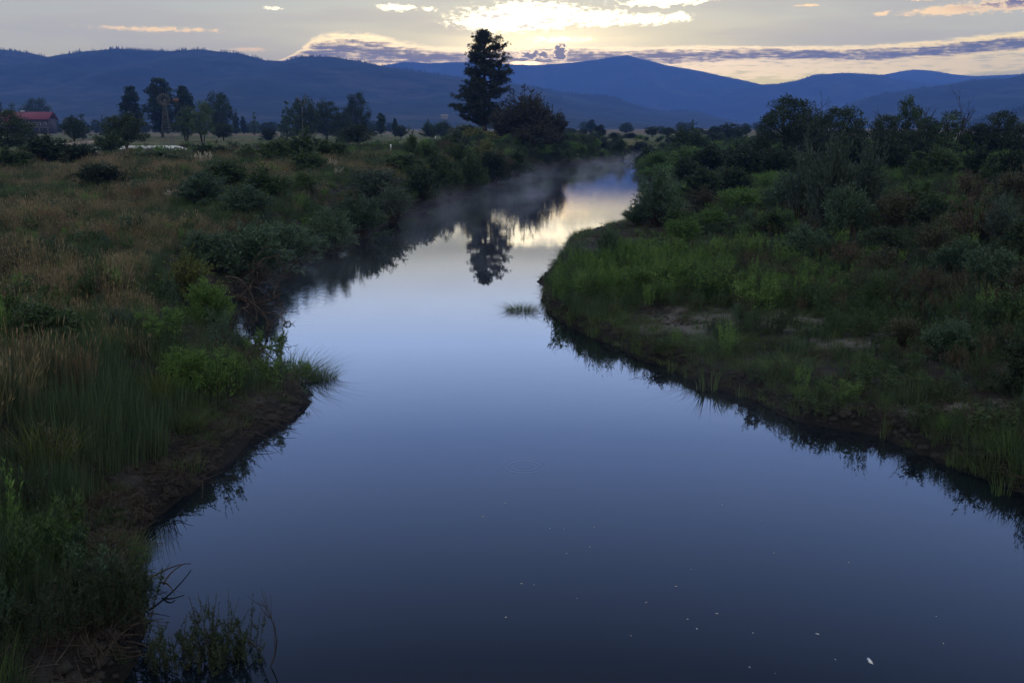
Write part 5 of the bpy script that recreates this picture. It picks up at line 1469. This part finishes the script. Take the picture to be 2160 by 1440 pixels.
# ------------------------------------------------------------------ air
def box(name, x0, x1, y0, y1, z0, z1, mat):
    V = [(x, y, z) for z in (z0, z1) for y in (y0, y1) for x in (x0, x1)]
    q = [(0, 2, 3, 1), (4, 5, 7, 6), (0, 1, 5, 4), (2, 6, 7, 3), (0, 4, 6, 2), (1, 3, 7, 5)]
    o = bpy.data.objects.new(name, mesh_np(name, V, quads=q, mat=mat)); return link(o)
mh = bpy.data.materials.new("morning_haze"); mh.use_nodes = True
hn = mh.node_tree
for n in list(hn.nodes): hn.nodes.remove(n)
pv = hn.nodes.new('ShaderNodeVolumePrincipled'); pv.inputs['Density'].default_value = 2.05e-4
pv.inputs['Color'].default_value = (.17, .36, 1.0, 1); pv.inputs['Anisotropy'].default_value = 0.0
oh = hn.nodes.new('ShaderNodeOutputMaterial'); hn.links.new(pv.outputs[0], oh.inputs['Volume'])
tag(box("haze", -7700, 7700, -120, 7700, -3, 490, mh), "blue morning haze lying over the valley", "haze", kind='stuff')

mm_ = bpy.data.materials.new("river_mist"); mm_.use_nodes = True
tn = mm_.node_tree
for n in list(tn.nodes): tn.nodes.remove(n)
g = tn.nodes.new('ShaderNodeNewGeometry')
sp = tn.nodes.new('ShaderNodeSeparateXYZ'); tn.links.new(g.outputs['Position'], sp.inputs[0])
X, Y, Z = (NX(tn, sp.outputs[i]) for i in range(3))
puff = noise(tn, combine(tn, X * .30, Y * .16, Z * .4), 1.0, 2, .6)
den = puff.sm(.46, .66) * (1.0 - Z.sm(.1, 1.9)) * (Y.sm(24, 60) * .6 + .4)
pv = tn.nodes.new('ShaderNodeVolumePrincipled'); tn.links.new((den * MIST).s, pv.inputs['Density'])
pv.inputs['Color'].default_value = (.95, .95, 1.0, 1); pv.inputs['Anisotropy'].default_value = .55
oh = tn.nodes.new('ShaderNodeOutputMaterial'); tn.links.new(pv.outputs[0], oh.inputs['Volume'])
# the mist keeps to the river: a closed body following its course
sec = []
for y in list(np.arange(14, 60, 4.0)) + list(np.arange(60, 225, 9.0)):
    q = POLY[np.abs(POLY[:, 1] - y) < 3.5]
    if len(q) < 2: continue
    sec.append((y, q[:, 0].min() - 1.5, q[:, 0].max() + 1.5))
V, Q = [], []
for i, (y, a, b) in enumerate(sec):
    V += [(a, y, .02), (b, y, .02), (b, y, 2.0), (a, y, 2.0)]
    if i:
        o_ = 4 * (i - 1)
        for k in range(4): Q.append((o_ + 4 + k, o_ + 4 + (k + 1) % 4, o_ + (k + 1) % 4, o_ + k))
Q.append((0, 1, 2, 3)); e_ = len(V) - 4; Q.append((e_ + 3, e_ + 2, e_ + 1, e_))
o = bpy.data.objects.new("river_mist", mesh_np("river_mist", V, quads=Q, mat=mm_)); link(o)
tag(o, "thin wisps of steam rising from the river", "mist", kind='stuff')
